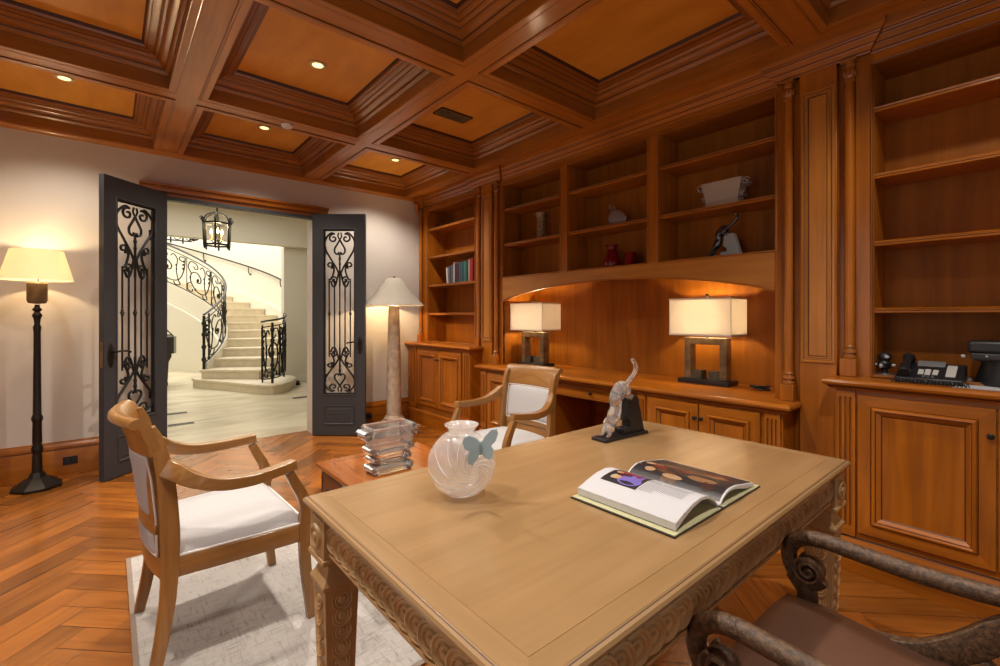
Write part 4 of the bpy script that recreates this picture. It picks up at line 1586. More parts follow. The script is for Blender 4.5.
def table_lamp(cx, cy, lab):
    z0 = .8108
    t = thing('table_lamp', lab, 'lamp', (cx, cy, z0), 'table lamps on the counter')
    MB().box(cx - .085, cx + .085, cy - .185, cy + .185, z0, z0 + .032).build('base', BLACKM, t, bevel=.003)
    # square frame with a keyhole gap at the foot
    za, zb = z0 + .0325, z0 + .335
    w, b, d = .155, .050, .042
    m = MB()
    m.box(cx - d, cx + d, cy - w, cy - w + b, za, zb)
    m.box(cx - d, cx + d, cy + w - b, cy + w, za, zb)
    m.box(cx - d, cx + d, cy - w + b - .001, cy + w - b + .001, zb - b, zb)
    m.build('square_frame', BRASS, t, bevel=.003)
    m = MB()
    for s in (-1, 1):
        m.prism([(cx - d * .99, cy + s * (w - b), za), (cx - d * .99, cy + s * .024, za), (cx - d * .99, cy + s * .024, za + .062), (cx - d * .99, cy + s * (w - b - .012), za + .062), (cx - d * .99, cy + s * (w - b), za + .045)], (d * 1.98, 0, 0))
    m.build('foot_blocks', plain('dark_patina', (.10, .085, .06), .4, .5, noise=.4, nscale=20), t)
    MB().tube([(cx, cy, zb), (cx, cy, z0 + .64)], .006, 8).lathe([(.012, zb), (.014, zb + .008), (.008, zb + .014)], (cx, cy, 0), 12).ball((cx, cy, z0 + .643), .012, .012, .014).build('stem', BRONZE, t)
    # open box shade of linen with trimmed edges
    sx, sy, s0, s1 = .13, .225, z0 + .352, z0 + .622
    m = MB()
    th = .003
    m.box(cx - sx, cx - sx + th, cy - sy, cy + sy, s0, s1).box(cx + sx - th, cx + sx, cy - sy, cy + sy, s0, s1)
    m.box(cx - sx, cx + sx, cy - sy, cy - sy + th, s0, s1).box(cx - sx, cx + sx, cy + sy - th, cy + sy, s0, s1)
    sh = m.build('lamp_shade', SHADEB, t)
    for z in (s0, s1 - .012):
        MB().ring((cx - sx - .0015, cy - sy - .0015, z), X1, Y1, Z1, 2 * sx + .003, 2 * sy + .003, [(0, .012), (0, 0), (.004, 0), (.004, .012), (0, .012)], None).build('shade_trim', TRIMM, sh)
    m = MB()
    for s in (-1, 1):
        m.tube([(cx, cy, s1 - .02), (cx, cy + s * (sy - .004), s1 - .01)], .0025, 5)
    m.build('shade_support', BRONZE, t)
    bulb(t, (0, 0, .50), 13, (1.0, .77, .48), .03)
    return t


table_lamp(3.33, 1.583, 'larger looking bronze frame table lamp with glowing box shade nearer the camera')
table_lamp(3.235, 3.27, 'bronze square frame table lamp with box shade at the left end of the counter')

# ================================================================== ORNAMENTS ON THE DESK AND CHEST
# swirl vase with butterfly
vx, vy, vz = .808, 1.130, .7608
t = thing('vase', 'round frosted glass vase with swirling ridges and blue butterfly on the desk', 'vase', (vx, vy, vz))
n_ = V((-.66, -.75, 0)).normalized()
u_ = V((-n_.y, n_.x, 0))
Rv, Tv = .1015, .070
rows, cols = 56, 96
rings = []
cz = vz + .0985
for i in range(rows + 1):
    th = pi * i / rows
    rg = []
    for j in range(cols):
        ph = 2 * pi * j / cols
        rho = max(.002, math.sin(th)) ** .9
        a, b = Rv * rho * math.cos(ph), Rv * rho * math.sin(ph)
        dn = Tv * math.cos(th)
        da, db = a - .045, b + .004
        dist = math.hypot(da, db) + .004
        ang = math.atan2(db, da)
        w = math.sin(9 * ang + 4.6 * math.log(dist / .01))
        w = .0028 * (math.copysign(abs(w) ** .6, w)) * min(1, dist / .02) * min(1, rho * 1.2)
        p = V((vx, vy, cz)) + u_ * a * (1 + w * 3) + V((0, 0, b * (1 + w * 3))) + n_ * (dn + math.copysign(w, dn) * min(1, abs(dn) / .02))
        if p.z < vz + .003:
            p.z = vz + .003 - .0025 * min(1, (vz + .003 - p.z) / .004)
        rg.append(p)
    rings.append(rg)
MB().loft(rings, True, True).build('body', VASEG, t, smooth=180)
m = MB()
for side in (1, -1):
    for k in range(11):
        P = []
        for i in range(46):
            d = .012 * math.exp(i / 45 * math.log(15))
            ang = 2 * pi * k / 11 - 1.25 * math.log(d / .012)
            a, b = .045 + d * math.cos(ang), -.004 + d * math.sin(ang)
            rho = math.hypot(a, b) / Rv
            if rho > .985 or b < -.094:
                if len(P) > 3:
                    break
                continue
            th = math.asin(min(1, rho ** (1 / .9)))
            P.append(V((vx, vy, cz)) + u_ * a + V((0, 0, b)) + n_ * (side * (Tv * math.cos(th) + .0015)))
        if len(P) > 6:
            m.tube(P, [.0005 + .0024 * min(1, q / 8, (len(P) - 1 - q) / 5) for q in range(len(P))], 6, sq=.6)
m.build('swirl_ridges', RIDGEG, t, smooth=180)
o = MB().lathe([(.036, cz + .088), (.040, cz + .098), (.044, cz + .106), (.052, cz + .116), (.051, cz + .1175), (.041, cz + .108), (.036, cz + .099), (.032, cz + .090), (.036, cz + .088)], (vx, vy, 0), 36).build('rim', VASEG, t)
bf = V((vx, vy, cz)) + n_ * .055 + u_ * .062 + V((0, 0, .064))
m = MB()
m.ball(bf + n_ * .012, .006, .006, .022, 8, 8)
for s, sw in ((-1, .62), (1, .45)):
    outl = [(0, .012), (.012, .030), (.030, .044), (.046, .046), (.050, .034), (.044, .016), (.030, .004), (.038, -.008), (.036, -.024), (.024, -.032), (.010, -.024), (0, -.010)]
    poly = []
    for a_, b_ in outl:
        a, b = a_ * 1.05, b_ * 1.0 + (.010 if s > 0 else -.012) * a_ / .05
        poly.append(bf + n_ * (.010 + a * sw * 1.1) + u_ * (s * a * .95) + V((0, 0, b * 1.12)))
    m.prism(poly, n_ * .0035)
m.build('butterfly', BLUEG, t, bevel=.001)

# crystal urn
ux, uy, uz = 1.145, 2.27, .4788
t = thing('crystal_urn', 'clear crystal urn with tiered sides and curled handles on the low chest', 'urn', (ux, uy, uz))


def rrect(hx, hy, z, r=.3, n=4):
    out = []
    r = min(hx, hy) * r
    for cx, cy, a0 in ((hx - r, hy - r, 0), (-hx + r, hy - r, pi / 2), (-hx + r, -hy + r, pi), (hx - r, -hy + r, 1.5 * pi)):
        for k in range(n + 1):
            a = a0 + pi / 2 * k / n
            out.append((ux + cx + r * math.cos(a), uy + cy + r * math.sin(a), uz + z * .93))
    return out


uk = .93
prof = [(.108, .060, .002), (.112, .064, .010), (.112, .064, .034), (.106, .058, .042), (.078, .044, .048), (.080, .046, .054), (.090, .052, .060), (.094, .056, .085), (.090, .053, .094), (.100, .058, .100), (.108, .064, .130), (.103, .060, .140),
        (.112, .066, .146), (.124, .074, .225), (.130, .078, .240), (.130, .078, .258), (.124, .074, .264), (.112, .062, .262), (.108, .058, .235), (.100, .052, .15), (.085, .044, .115)]
MB().loft([rrect(*p) for p in prof], True, True).build('bowl', CRYSTAL, t, smooth=25)
for s in (-1, 1):
    for dx, z, r in ((.138, .200, .032), (.116, .119, .020), (.100, .070, .016), (.108, .0215, .020)):
        rg = []
        for k in range(27):
            q = []
            for hy, dr in ((-.050, 0), (.050, 0), (.050, .008), (-.050, .008)):
                a = .5 + 2 * pi * 1.3 * k / 26
                rr = r * (1 - .66 * k / 26) - dr
                q.append((ux + s * (dx + rr * math.cos(a)), uy + hy, uz + z + rr * math.sin(a)))
            rg.append(q)
        MB().loft(rg, True, True).build('scroll_handle', CRYSTAL, t, smooth=60)


def cat_figure(name, lab, cat, mat, standmat, loc, rz, sc, extra):
    """cat climbing head first down a stepped stand; local x towards +x is the rump side"""
    t = thing(name, lab, cat)
    s = sc
    P = lambda x, z, y=0: (x * s, y * s, z * s)
    # stand
    m = MB()
    m.box(-.165 * s, .18 * s, -.046 * s, .046 * s, .0005, .016 * s)
    m.build('base_plate', standmat, t, bevel=.002)
    pol = [(-.005, .0165), (.168, .0165), (.112, .205), (.030, .205), (.020, .10), (.052, .075), (.052, .045), (-.005, .045)]
    m = MB().prism([P(x, z, -.030) for x, z in pol], (0, .06 * s, 0))
    m.build('stepped_block', standmat, t, bevel=.002)
    # body
    m = MB()
    body = smooth_path([P(.052, .262), P(.012, .248), P(-.028, .205), P(-.030, .155), P(-.048, .115), P(-.068, .080)], 5)
    n = len(body)
    m.tube(body, [interp([(0, .022), (.15, .042), (.3, .040), (.55, .029), (.8, .035), (1, .025)], i / (n - 1)) * s for i in range(n)], 14)
    m.ball(P(-.082, .055), .028 * s, .024 * s, .026 * s, 14, 10)
    m.ball(P(-.104, .040), .014 * s, .012 * s, .011 * s, 10, 8)
    for y in (-1, 1):
        m.tube([P(-.070, .074, y * .014), P(-.060, .100, y * .020)], [.010 * s, .003 * s], 6)          # ears
        m.tube(smooth_path([P(-.045, .110, y * .018), P(-.075, .085, y * .026), P(-.095, .045, y * .024), P(-.112, .022, y * .022)], 4), [.014 * s] * 6 + [.010 * s] * 7, 8)
        m.ball(P(-.118, .022, y * .022), .014 * s, .010 * s, .008 * s, 8, 6)
        m.tube(smooth_path([P(.035, .250, y * .020), P(.020, .220, y * .030), P(.040, .200, y * .032), P(.055, .212, y * .030)], 4), [.022 * s] * 5 + [.014 * s] * 8, 8)
        m.ball(P(.058, .212, y * .030), .014 * s, .010 * s, .009 * s, 8, 6)
    tail = smooth_path([P(.048, .262), P(.080, .288), P(.112, .312), P(.134, .345), P(.122, .378), P(.100, .398)], 5)
    n = len(tail)
    m.tube(tail, [lerp(.016, .011, i / (n - 1)) * s for i in range(n)], 8)
    m.build('cat_body' if cat == 'sculpture' else 'panther_body', mat, t, remesh=.0035 * s)
    place(t, loc, rz)
    return t


cat_figure('cat_sculpture', 'clear crystal cat climbing down a black stepped stand on the desk', 'sculpture', CRYSTAL, BLACKM, (1.748, 1.228, .7606), R(-4), .86, None)
cat_figure('panther_sculpture', 'small black crystal cat climbing down a grey stand on the bookcase', 'sculpture', BLACKG, plain('slate_grey_stand', (.24, .245, .26), .45), (3.16, 1.40, 1.7005), R(-90), .74, None)


# open book
def open_book():
    sx, y0, y1, z0 = 1.306, .580, .902, .7606
    t = thing('open_book', 'large open art book lying on the desk with white and dark picture pages', 'book', (sx, (y0 + y1) / 2, z0))
    MB().box(sx - .262, sx - .004, y0 - .004, y1 + .004, z0, z0 + .004).box(sx + .004, sx + .262, y0 - .004, y1 + .004, z0, z0 + .004).box(sx - .006, sx + .006, y0 - .004, y1 + .004, z0, z0 + .003).build('cover', COVER, t)
    m = MB().box(sx - .258, sx - .008, y0 - .002, y1 + .002, z0 + .0042, z0 + .0058).box(sx + .008, sx + .258, y0 - .002, y1 + .002, z0 + .0042, z0 + .0058)
    m.build('endpapers', OLIVE, t)

    def curve(s, k):
        # page surface from the gutter outwards; k = 0 bottom .. 1 top of the block
        pts = []
        for i in range(17):
            u = i / 16
            x = .006 + .232 * u - .004 * (1 - k) * u
            tab = [(0, .008), (.06, .024), (.14, .038), (.26, .051), (.42, .058), (.62, .053), (.80, .042), (1, .027)] if s < 0 else [(0, .008), (.06, .020), (.14, .031), (.26, .038), (.45, .037), (.7, .027), (1, .016)]
            zt = interp(tab, u)
            pts.append((sx + s * x, z0 + zt))
        return pts
    for s, nm in ((-1, 'left_pages'), (1, 'right_pages')):
        c = curve(s, 1)
        th = [interp([(0, .003), (.3, .006), (.75, .012), (1, .0185 if s < 0 else .0095)], i / 16) for i in range(17)]
        m = MB()
        ra = [V((x, y0 + .006, z)) for x, z in c] + [V((x, y0 + .006, max(z0 + .006, z - th[i]))) for i, (x, z) in reversed(list(enumerate(c)))]
        rb = [V((p.x, y1 - .004, p.z)) for p in ra]
        m.loft([ra, rb], True, True)
        blk = m.build(nm, PAGEEDGE, t, smooth=50)
        # printed sheet on top of the block
        vs, fs, ms = [], [], []
        ny = 40
        for i in range(17):
            for j in range(ny + 1):
                vs.append((c[i][0], lerp(y0 + .0065, y1 - .0045, j / ny), c[i][1] + .0008))
        for i in range(16):
            for j in range(ny):
                a = i * (ny + 1) + j
                fs.append([a, a + 1, a + ny + 2, a + ny + 1] if s < 0 else [a, a + ny + 1, a + ny + 2, a + 1])
        MB().add(vs, fs).build('page_sheet', PAPER, blk, smooth=50)
        # pictures and text laid on the curved sheet
        def zat(x):
            d = abs(x - sx)
            for i in range(16):
                a, b = abs(c[i][0] - sx), abs(c[i + 1][0] - sx)
                if a <= d <= b:
                    return lerp(c[i][1], c[i + 1][1], (d - a) / (b - a))
            return c[-1][1]

        def decal(mb, xa, xb, ya, yb, dz, mi=0, n=10):
            v = []
            for i in range(n + 1):
                x = lerp(xa, xb, i / n)
                for y in (ya, yb):
                    v.append((x, y, zat(x) + dz))
            mb.add(v, [[2 * i, 2 * i + 2, 2 * i + 3, 2 * i + 1] for i in range(n)], mi)

        def blob(mb, cx, cy, rx, ry, dz, mi, n=18):
            v = [(cx, cy, zat(cx) + dz)]
            for k in range(n):
                a = 2 * pi * k / n
                v.append((cx + rx * math.cos(a), cy + ry * math.sin(a), zat(cx + rx * math.cos(a)) + dz))
            mb.add(v, [[0, 1 + k, 1 + (k + 1) % n] for k in range(n)], mi)
        ink = [plain('picture_dark_ground', (.022, .018, .02), .4), plain('picture_purple', (.16, .12, .42), .4), plain('picture_skin', (.46, .25, .14), .4), plain('picture_hair', (.42, .34, .20), .4), plain('picture_red', (.22, .02, .035), .4), plain('text_ink', (.22, .22, .24), .6)]
        pic = MB()
        if s < 0:
            xa, xb, ya, yb = sx - .172, sx - .070, y0 + .165, y1 - .035
            decal(pic, xa, xb, ya, yb, .0013, 0, 40)
            w, h = xb - xa, yb - ya
            blob(pic, xa + w * .32, ya + h * .34, w * .26, h * .32, .0016, 1)
            blob(pic, xa + w * .34, ya + h * .70, w * .13, h * .11, .0018, 2)
            blob(pic, xa + w * .34, ya + h * .78, w * .14, h * .08, .0020, 3)
            blob(pic, xa + w * .72, ya + h * .50, w * .22, h * .30, .0016, 4)
            blob(pic, xa + w * .70, ya + h * .80, w * .10, h * .09, .0018, 2)
            blob(pic, xa + w * .58, ya + h * .26, w * .30, h * .16, .0019, 1)
            rr = random.Random(5)
            for k in range(20):
                y = y0 + .158 - k * .0062
                xs = sx - (.166 if k < 7 else .150)
                decal(pic, xs, xs + (.088 if k < 7 else .076) * (0.7 + .3 * rr.random()), y, y + .0020, .0014, 5, 30)
        else:
            decal(pic, sx + .012, sx + .232, y0 + .012, y1 - .010, .0013, 0, 66)
            browns = [(.10, .045, .02), (.22, .11, .05), (.36, .22, .12), (.05, .018, .012), (.15, .03, .02)]
            ink = ink + [plain('painting_tone', b, .4) for b in browns]
            rr = random.Random(11)
            for k in range(26):
                cx, cy = sx + .03 + .18 * rr.random(), y0 + .055 + .205 * rr.random()
                blob(pic, cx, cy, .008 + .014 * rr.random(), .012 + .035 * rr.random(), .0014 + k * .00003, 6 + rr.randrange(5))
            for k, (a, b) in enumerate(((.20, .80), (.42, .88))):
                blob(pic, sx + .012 + .22 * a, y0 + (y1 - y0) * b, .013, .018, .0024, 8)
        pic.build('printed_picture', ink, blk, smooth=50)
    return t


open_book()

# ================================================================== SHELF ORNAMENTS
def simple_thing(name, lab, cat, loc, group=None):
    return thing(name, lab, cat, loc, group)


z = 2.0395
t = thing('carved_vase', 'tall carved pewter beaker vase in the left bay of the upper shelves', 'vase', (3.18, 3.13, z))
PEW = plain('antique_silver', (.26, .18, .10), .4, .5, noise=.6, nscale=60, bump=.8)
MB().lathe([(.052, z + .001), (.054, z + .012), (.046, z + .022), (.036, z + .05), (.034, z + .10), (.040, z + .14), (.036, z + .15), (.038, z + .19), (.044, z + .225), (.054, z + .245), (.056, z + .258), (.048, z + .258), (.044, z + .24)], (3.18, 3.13, 0), 24).build('body', PEW, t)
m = MB()
for k in range(10):
    a = k * pi / 5
    for zz, r in ((.115, .038), (.16, .037), (.20, .040), (.07, .036)):
        m.ball((3.18 + r * math.cos(a + zz * 9), 3.13 + r * math.sin(a + zz * 9), z + zz), .008, .008, .014, 6, 5)
m.build('relief', PEW, t)
z = 2.0395
t = thing('glass_pomegranate', 'small clear glass ball vase with frosted flower stopper in the middle bay', 'vase', (3.18, 2.26, z))
MB().lathe([(.0, z + .001), (.03, z + .002), (.06, z + .025), (.072, z + .065), (.062, z + .105), (.035, z + .13), (.018, z + .138), (.0, z + .139)], (3.18, 2.26, 0), 28).build('body', CRYSTAL, t)
m = MB()
for k in range(6):
    a = k * pi / 3
    d = V((math.cos(a), math.sin(a), 0))
    m.band([V((3.17, 2.30, z + .125)) + d * .010, V((3.17, 2.30, z + .15)) + d * .028, V((3.17, 2.30, z + .185)) + d * .034], [.018, .03, .012], .004, d.cross(Z1))
m.ball((3.17, 2.30, z + .135), .02, .02, .018)
m.build('flower_stopper', CRYSTALF, t)
z = 1.7005
t = thing('red_vase', 'taller dark red glass vase with flared neck in the middle bay', 'vase', (3.17, 2.30, z))
MB().lathe([(.062, z + .001), (.070, z + .03), (.066, z + .06), (.048, z + .11), (.036, z + .15), (.040, z + .172), (.046, z + .186), (.042, z + .187), (.034, z + .165), (.03, z + .15), (.04, z + .11), (.056, z + .05), (.05, z + .012)], (3.17, 2.30, 0), 30).build('body', REDG, t)
m = MB()
for k in range(6):
    a = k * pi / 3
    m.ball((3.17 + .044 * math.cos(a), 2.30 + .044 * math.sin(a), z + .185), .010, .010, .008, 8, 6)
m.build('petal_rim', REDG, t)
t = thing('red_cup', 'shorter red glass cup beside the taller red vase', 'cup', (3.17, 2.125, z))
MB().lathe([(.048, z + .001), (.056, z + .012), (.050, z + .07), (.044, z + .112), (.040, z + .112), (.045, z + .06), (.044, z + .016)], (3.17, 2.125, 0), 26).build('body', REDG, t)
MB().lathe([(.0565, z + .010), (.0585, z + .016), (.0565, z + .022)], (3.17, 2.125, 0), 26).build('base_band', REDG, t)
z = 2.0395
cx, cy = 3.17, 1.39
t = thing('glass_planter', 'frosted glass rectangular planter with curled ends in the right bay', 'bowl', (cx, cy, z))
GREYG = ghost('smoky_frosted_glass', (.62, .55, .48), .2, .5)
def rr2(hx, hy, zz):
    return [(cx - hx, cy - hy, z + zz), (cx + hx, cy - hy, z + zz), (cx + hx, cy + hy, z + zz), (cx - hx, cy + hy, z + zz)]
MB().loft([rr2(.05, .105, .001), rr2(.052, .11, .03), rr2(.048, .105, .036), rr2(.06, .135, .17), rr2(.054, .128, .17), rr2(.044, .10, .05)], True, True).build('body', GREYG, t, bevel=.004)
m = MB()
for s in (-1, 1):
    for dy, zz, r in ((.150, .140, .030), (.125, .062, .022)):
        rg = []
        for k in range(25):
            a = .4 + 2 * pi * 1.25 * k / 24
            q = []
            for hx, dr in ((-.035, 0), (.035, 0), (.035, .008), (-.035, .008)):
                rr = r * (1 - .7 * k / 24) - dr
                q.append((cx + hx, cy + s * (dy + rr * math.cos(a)), z + zz + rr * math.sin(a)))
            rg.append(q)
        m.loft(rg, True, True)
m.build('curled_ends', GREYG, t, smooth=60)

# books on the far left bookcase
specs = [('slim pale book leaning at the left end of the row', .030, .19, .15, (.55, .50, .46), 8), ('slate grey book second from the left of the row', .040, .20, .16, (.08, .085, .12), 5),
         ('slate blue book third from the left of the row', .034, .215, .16, (.10, .11, .17), 2), ('tall thin white book between the slate and maroon books', .022, .24, .17, (.62, .57, .52), 0),
         ('dark maroon book right of the thin white book', .048, .225, .17, (.05, .012, .025), 0), ('black book in the middle of the row', .040, .225, .17, (.02, .02, .035), 0),
         ('dark grey book left of the teal book', .044, .232, .17, (.06, .065, .075), 0), ('deep teal blue book in the right half of the row', .048, .235, .17, (.008, .06, .085), 0),
         ('sea green book right of the teal book', .042, .23, .17, (.03, .15, .13), 0), ('dark green book with pale top near the right end', .046, .24, .17, (.012, .04, .03), 0),
         ('thin cream book beside the red book', .020, .245, .17, (.60, .52, .42), 0), ('tall red book at the right end of the row', .060, .25, .18, (.30, .008, .02), 0)]
y = 4.63
zb = 1.6968
PG = plain('book_pages', (.62, .56, .46), .8)
for i, (lab, th, h, dp, colr, lean) in enumerate(specs):
    t = thing('book', lab, 'book', (3.09, y - th / 2, zb), 'books on the far left bookcase')
    x0, x1 = 3.085, 3.085 + dp
    m = MB()
    mt = plain('book_cloth', colr, .55)
    rg = [(x0 + .006, y - .001, zb + .0005), (x0, y - th * .3, zb + .0005), (x0, y - th * .7, zb + .0005), (x0 + .006, y - th + .001, zb + .0005)]
    m.prism(rg[::-1], (0, 0, h))
    m.box(x0 + .005, x1, y - .0035, y - .001, zb + .0005, zb + h)
    m.box(x0 + .005, x1, y - th + .001, y - th + .0035, zb + .0005, zb + h)
    m.build('cover', mt, t)
    MB().box(x0 + .006, x1 - .005, y - th + .0036, y - .0036, zb + .004, zb + h - .004).build('pages', PG, t)
    t.rotation_euler = (R(-lean * .6), 0, 0)
    y -= th + .001 + (.012 if lean else 0)

# ================================================================== THINGS ON THE COUNTERS
z = .9808
t = thing('desk_figure', 'small black round-headed device on a puck at the left end of the right counter', 'device', (3.11, .535, z))
MB().lathe([(.0, z), (.040, z + .001), (.043, z + .012), (.035, z + .022), (.0, z + .024)], (3.11, .535, 0), 20).build('base', plain('dark_grey_plastic', (.05, .05, .055), .4), t)
m = MB().lathe([(.014, z + .022), (.012, z + .04), (.024, z + .05), (.03, z + .075), (.022, z + .09)], (3.11, .535, 0), 16)
m.ball((3.11, .535, z + .105), .030, .030, .028, 14, 10)
m.build('body', BLACKP, t)
m = MB()
m.ball((3.083, .522, z + .108), .009, .011, .009, 8, 6).ball((3.080, .545, z + .062), .007, .008, .012, 8, 6)
for s in (-1, 1):
    m.ball((3.10, .535 + s * .038, z + .066), .009, .010, .008, 8, 6)
m.build('pale_markings', GREYP, t)

t = thing('telephone', 'black office telephone with pale label strips and coiled cord on the right counter', 'telephone', (3.02, .40, z))
px, py = 3.03, .35
m = MB().prism([(px - .085, py - .12, z), (px + .10, py - .12, z), (px + .10, py - .12, z + .085), (px + .06, py - .12, z + .085), (px - .085, py - .12, z + .024)], (0, .24, 0))
m.build('body', BLACKP, t, bevel=.004)
sl = lambda u: z + .024 + (u + .085) / .145 * .061
m = MB()
m.tube(smooth_path([(px - .085, py + .085, sl(-.08) + .02), (px - .05, py + .085, sl(-.05) + .030), (px, py + .085, sl(0) + .034), (px + .05, py + .085, sl(.05) + .030), (px + .075, py + .085, sl(.06) + .012)], 4), [.024, .026, .025, .020, .017, .016, .016, .016, .016, .016, .017, .02, .024, .026, .026, .025, .024], 10)
m.build('handset', BLACKP, t)
LABEL = plain('paper_label', (.42, .42, .40), .6)
for nm, ya, yb, ua, ub in (('label_strip', .02, .040, -.05, -.005), ('label_strip', -.005, .015, -.055, .0), ('label_strip', -.032, -.012, -.05, -.003), ('label_panel', -.092, -.058, -.06, .045)):
    v = [(px + ua, py + ya, sl(ua) + .002), (px + ub, py + ya, sl(ub) + .002), (px + ub, py + yb, sl(ub) + .002), (px + ua, py + yb, sl(ua) + .002)]
    MB().prism(v, (-.001, 0, .002)).build(nm, LABEL, t)
m = MB()
for i in range(5):
    for j in range(3):
        u, w = -.07 + i * .012, -.05 + j * .016
        m.box(px + u, px + u + .007, py + w + .03, py + w + .04, sl(u) - .002, sl(u) + .004)
m.build('keypad', plain('key_grey', (.10, .10, .11), .5), t)
m = MB().prism([(px + .03, py - .05, sl(.03) + .002), (px + .058, py - .05, sl(.058) + .012), (px + .058, py + .05, sl(.058) + .012), (px + .03, py + .05, sl(.03) + .002)], (.002, 0, .003))
m.build('display', plain('grey_display', (.12, .125, .13), .3), t)
m = MB().tube([(px - .125 + .009 * math.cos(k * 1.1), py + .13 - .0022 * k, z + .0125 + .009 * math.sin(k * 1.1)) for k in range(125)], .0024, 5)
m.build('coiled_cord', BLACKP, t)

t = thing('paper_sheet', 'pale grey paper sheet lying on the right counter under the black machine', 'paper', (3.0, .16, z))
MB().box(2.90, 3.115, .02, .262, z, z + .0012).build('sheet', plain('grey_paper', (.40, .40, .43), .7), t)
MB().box(2.901, 3.114, .021, .261, z + .00125, z + .002).build('upper_sheet', plain('pale_paper', (.45, .45, .47), .7), t)
t = thing('notepad', 'small pale notepad behind the telephone on the right counter', 'notepad', (3.16, .27, z))
MB().box(3.125, 3.215, .215, .285, z, z + .022).build('pad', LABEL, t)
MB().box(3.1255, 3.2145, .2155, .2845, z + .0222, z + .026).build('cover', plain('pad_cover', (.35, .33, .33), .6), t)
t = thing('office_machine', 'black office machine with overhanging top cut by the right edge', 'device', (3.1, .11, z))
z2 = z + .0021
MB().lathe([(.075, z2), (.078, z2 + .01), (.060, z2 + .10), (.062, z2 + .115)], (3.1, .11, 0), 28, None, 0, 0, 2 * pi, 1, 1.25).build('pedestal', BLACKP, t)
m = MB()
m.loft([[(3.1 + a * (1 if b > 0 else 1), .11 + c_, z2 + h) for a, c_ in ((-w_, -l_), (w_, -l_), (w_, l_), (-w_, l_))] for h, w_, l_, b in ((.112, .06, .075, 1), (.122, .09, .100, 1), (.150, .095, .105, 1))], True, True)
m.build('tray', plain('charcoal_plastic', (.045, .045, .05), .45), t, bevel=.006)
MB().box(3.002, 3.20, .0, .222, z2 + .151, z2 + .205).build('top_housing', BLACKP, t, bevel=.012, seg=3)
m = MB().tube([(3.02, .03, z2 + .006), (3.02, .03, z2 + .112)], .012, 10)
m.build('side_post', BLACKP, t)
m = MB().ball((2.998, .235, z2 + .135), .004, .008, .008, 8, 6).ball((2.998, .16, z2 + .138), .003, .005, .004, 8, 6)
m.build('buttons', GREYP, t)

z = .8108
t = thing('cable_bundle', 'tangle of thin black cables on the long counter right of the larger lamp', 'cable', (3.30, 1.20, z))
rr = random.Random(2)
for nm in ('cable', 'cable', 'cable'):
    pts = [(3.30 + .05 * (rr.random() - .5) * 2, 1.20 + .075 * (rr.random() - .5) * 2, z + .006 + .02 * rr.random()) for k in range(9)]
    MB().tube(smooth_path(pts, 6), .0042, 6).build(nm, BLACKP, t)
t = thing('charger_box', 'small black box on the long counter left of the farther table lamp', 'device', (3.36, 3.50, z))
MB().box(3.33, 3.40, 3.47, 3.53, z, z + .05).build('body', BLACKP, t, bevel=.006)
m = MB().tube(smooth_path([(3.33, 3.49, z + .02), (3.29, 3.49, z + .006), (3.27, 3.475, z + .005)], 5), .004, 6)
m.build('cord', BLACKP, t)

# wall outlets in the baseboard
for x, lab in ((-.245, 'dark outlet plate in the baseboard right of the black floor lamp'), (2.33, 'dark outlet plate in the baseboard right of the open door')):
    t = thing('wall_outlet', lab, 'outlet', (x, YB - .024, .115), 'outlets in the baseboards')
    MB().box(x - .045, x + .045, YB - .0275, YB - .0235, .085, .150).build('plate', BLACKP, t, bevel=.002)
    for s in (-1, 1):
        MB().box(x + s * .020 - .012, x + s * .020 + .012, YB - .031, YB - .0276, .100, .135).build('socket', plain('socket_black', (.02, .018, .016), .4), t, bevel=.002)
    if x > 1:
        MB().box(x + .012, x + .042, YB - .062, YB - .0312, .10, .132).build('plug', BLACKP, t, bevel=.004)


# ================================================================== FOYER BEYOND THE DOORS
t = MB().box(-4.6, 6.0, 5.43, 16.6, -.05, 0).build('floor', LIMEF)
tag(struct(t), 'pale veined limestone floor of the foyer')
CX, CY = -.75, 11.6
RI, RO = 2.66, 4.05
DTH, TH0, RISE = 8.5, -41.0, .167


def cyl(th, r, z):
    a = R(th)
    return V((CX + r * math.cos(a), CY + r * math.sin(a), z))


struct(MB().box(-4.6, -2.2, 5.4, 5.6, 0, 3.2).box(3.6, 6.0, 5.2, 5.4, 0, 3.2).build('wall_foyer_front', FWALL))
struct(MB().box(-4.8, -4.6, 5.4, 16.6, 0, 6.2).build('wall_foyer_left', FWALL))
struct(MB().box(6.0, 6.2, 5.2, 9.7, 0, 3.2).build('wall_foyer_right', FWALL))
struct(MB().box(2.575, 6.2, 9.5, 9.68, 0, 6.2).build('wall_foyer_back', FWALL))
# dropped edge of the foyer ceiling before the stairwell
struct(MB().box(-4.6, 6.0, 9.30, 9.50, 2.645, 6.2).build('wall_foyer_header', FWALL))
struct(MB().box(-4.6, 6.0, 5.4, 9.30, 3.2, 3.35).box(-4.6, 6.0, 9.3, 16.8, 6.2, 6.35).build('ceiling', FWALL))
# curved outer wall of the stairwell
n = 60
rg = []
for k in range(n + 1):
    th = lerp(-28.5, 175, k / n)
    rg.append([cyl(th, RO + .02, 0), cyl(th, RO + .14, 0), cyl(th, RO + .14, 6.2), cyl(th, RO + .02, 6.2)])
struct(MB().loft(rg, True, True).build('wall_stair_outer', FWALL))
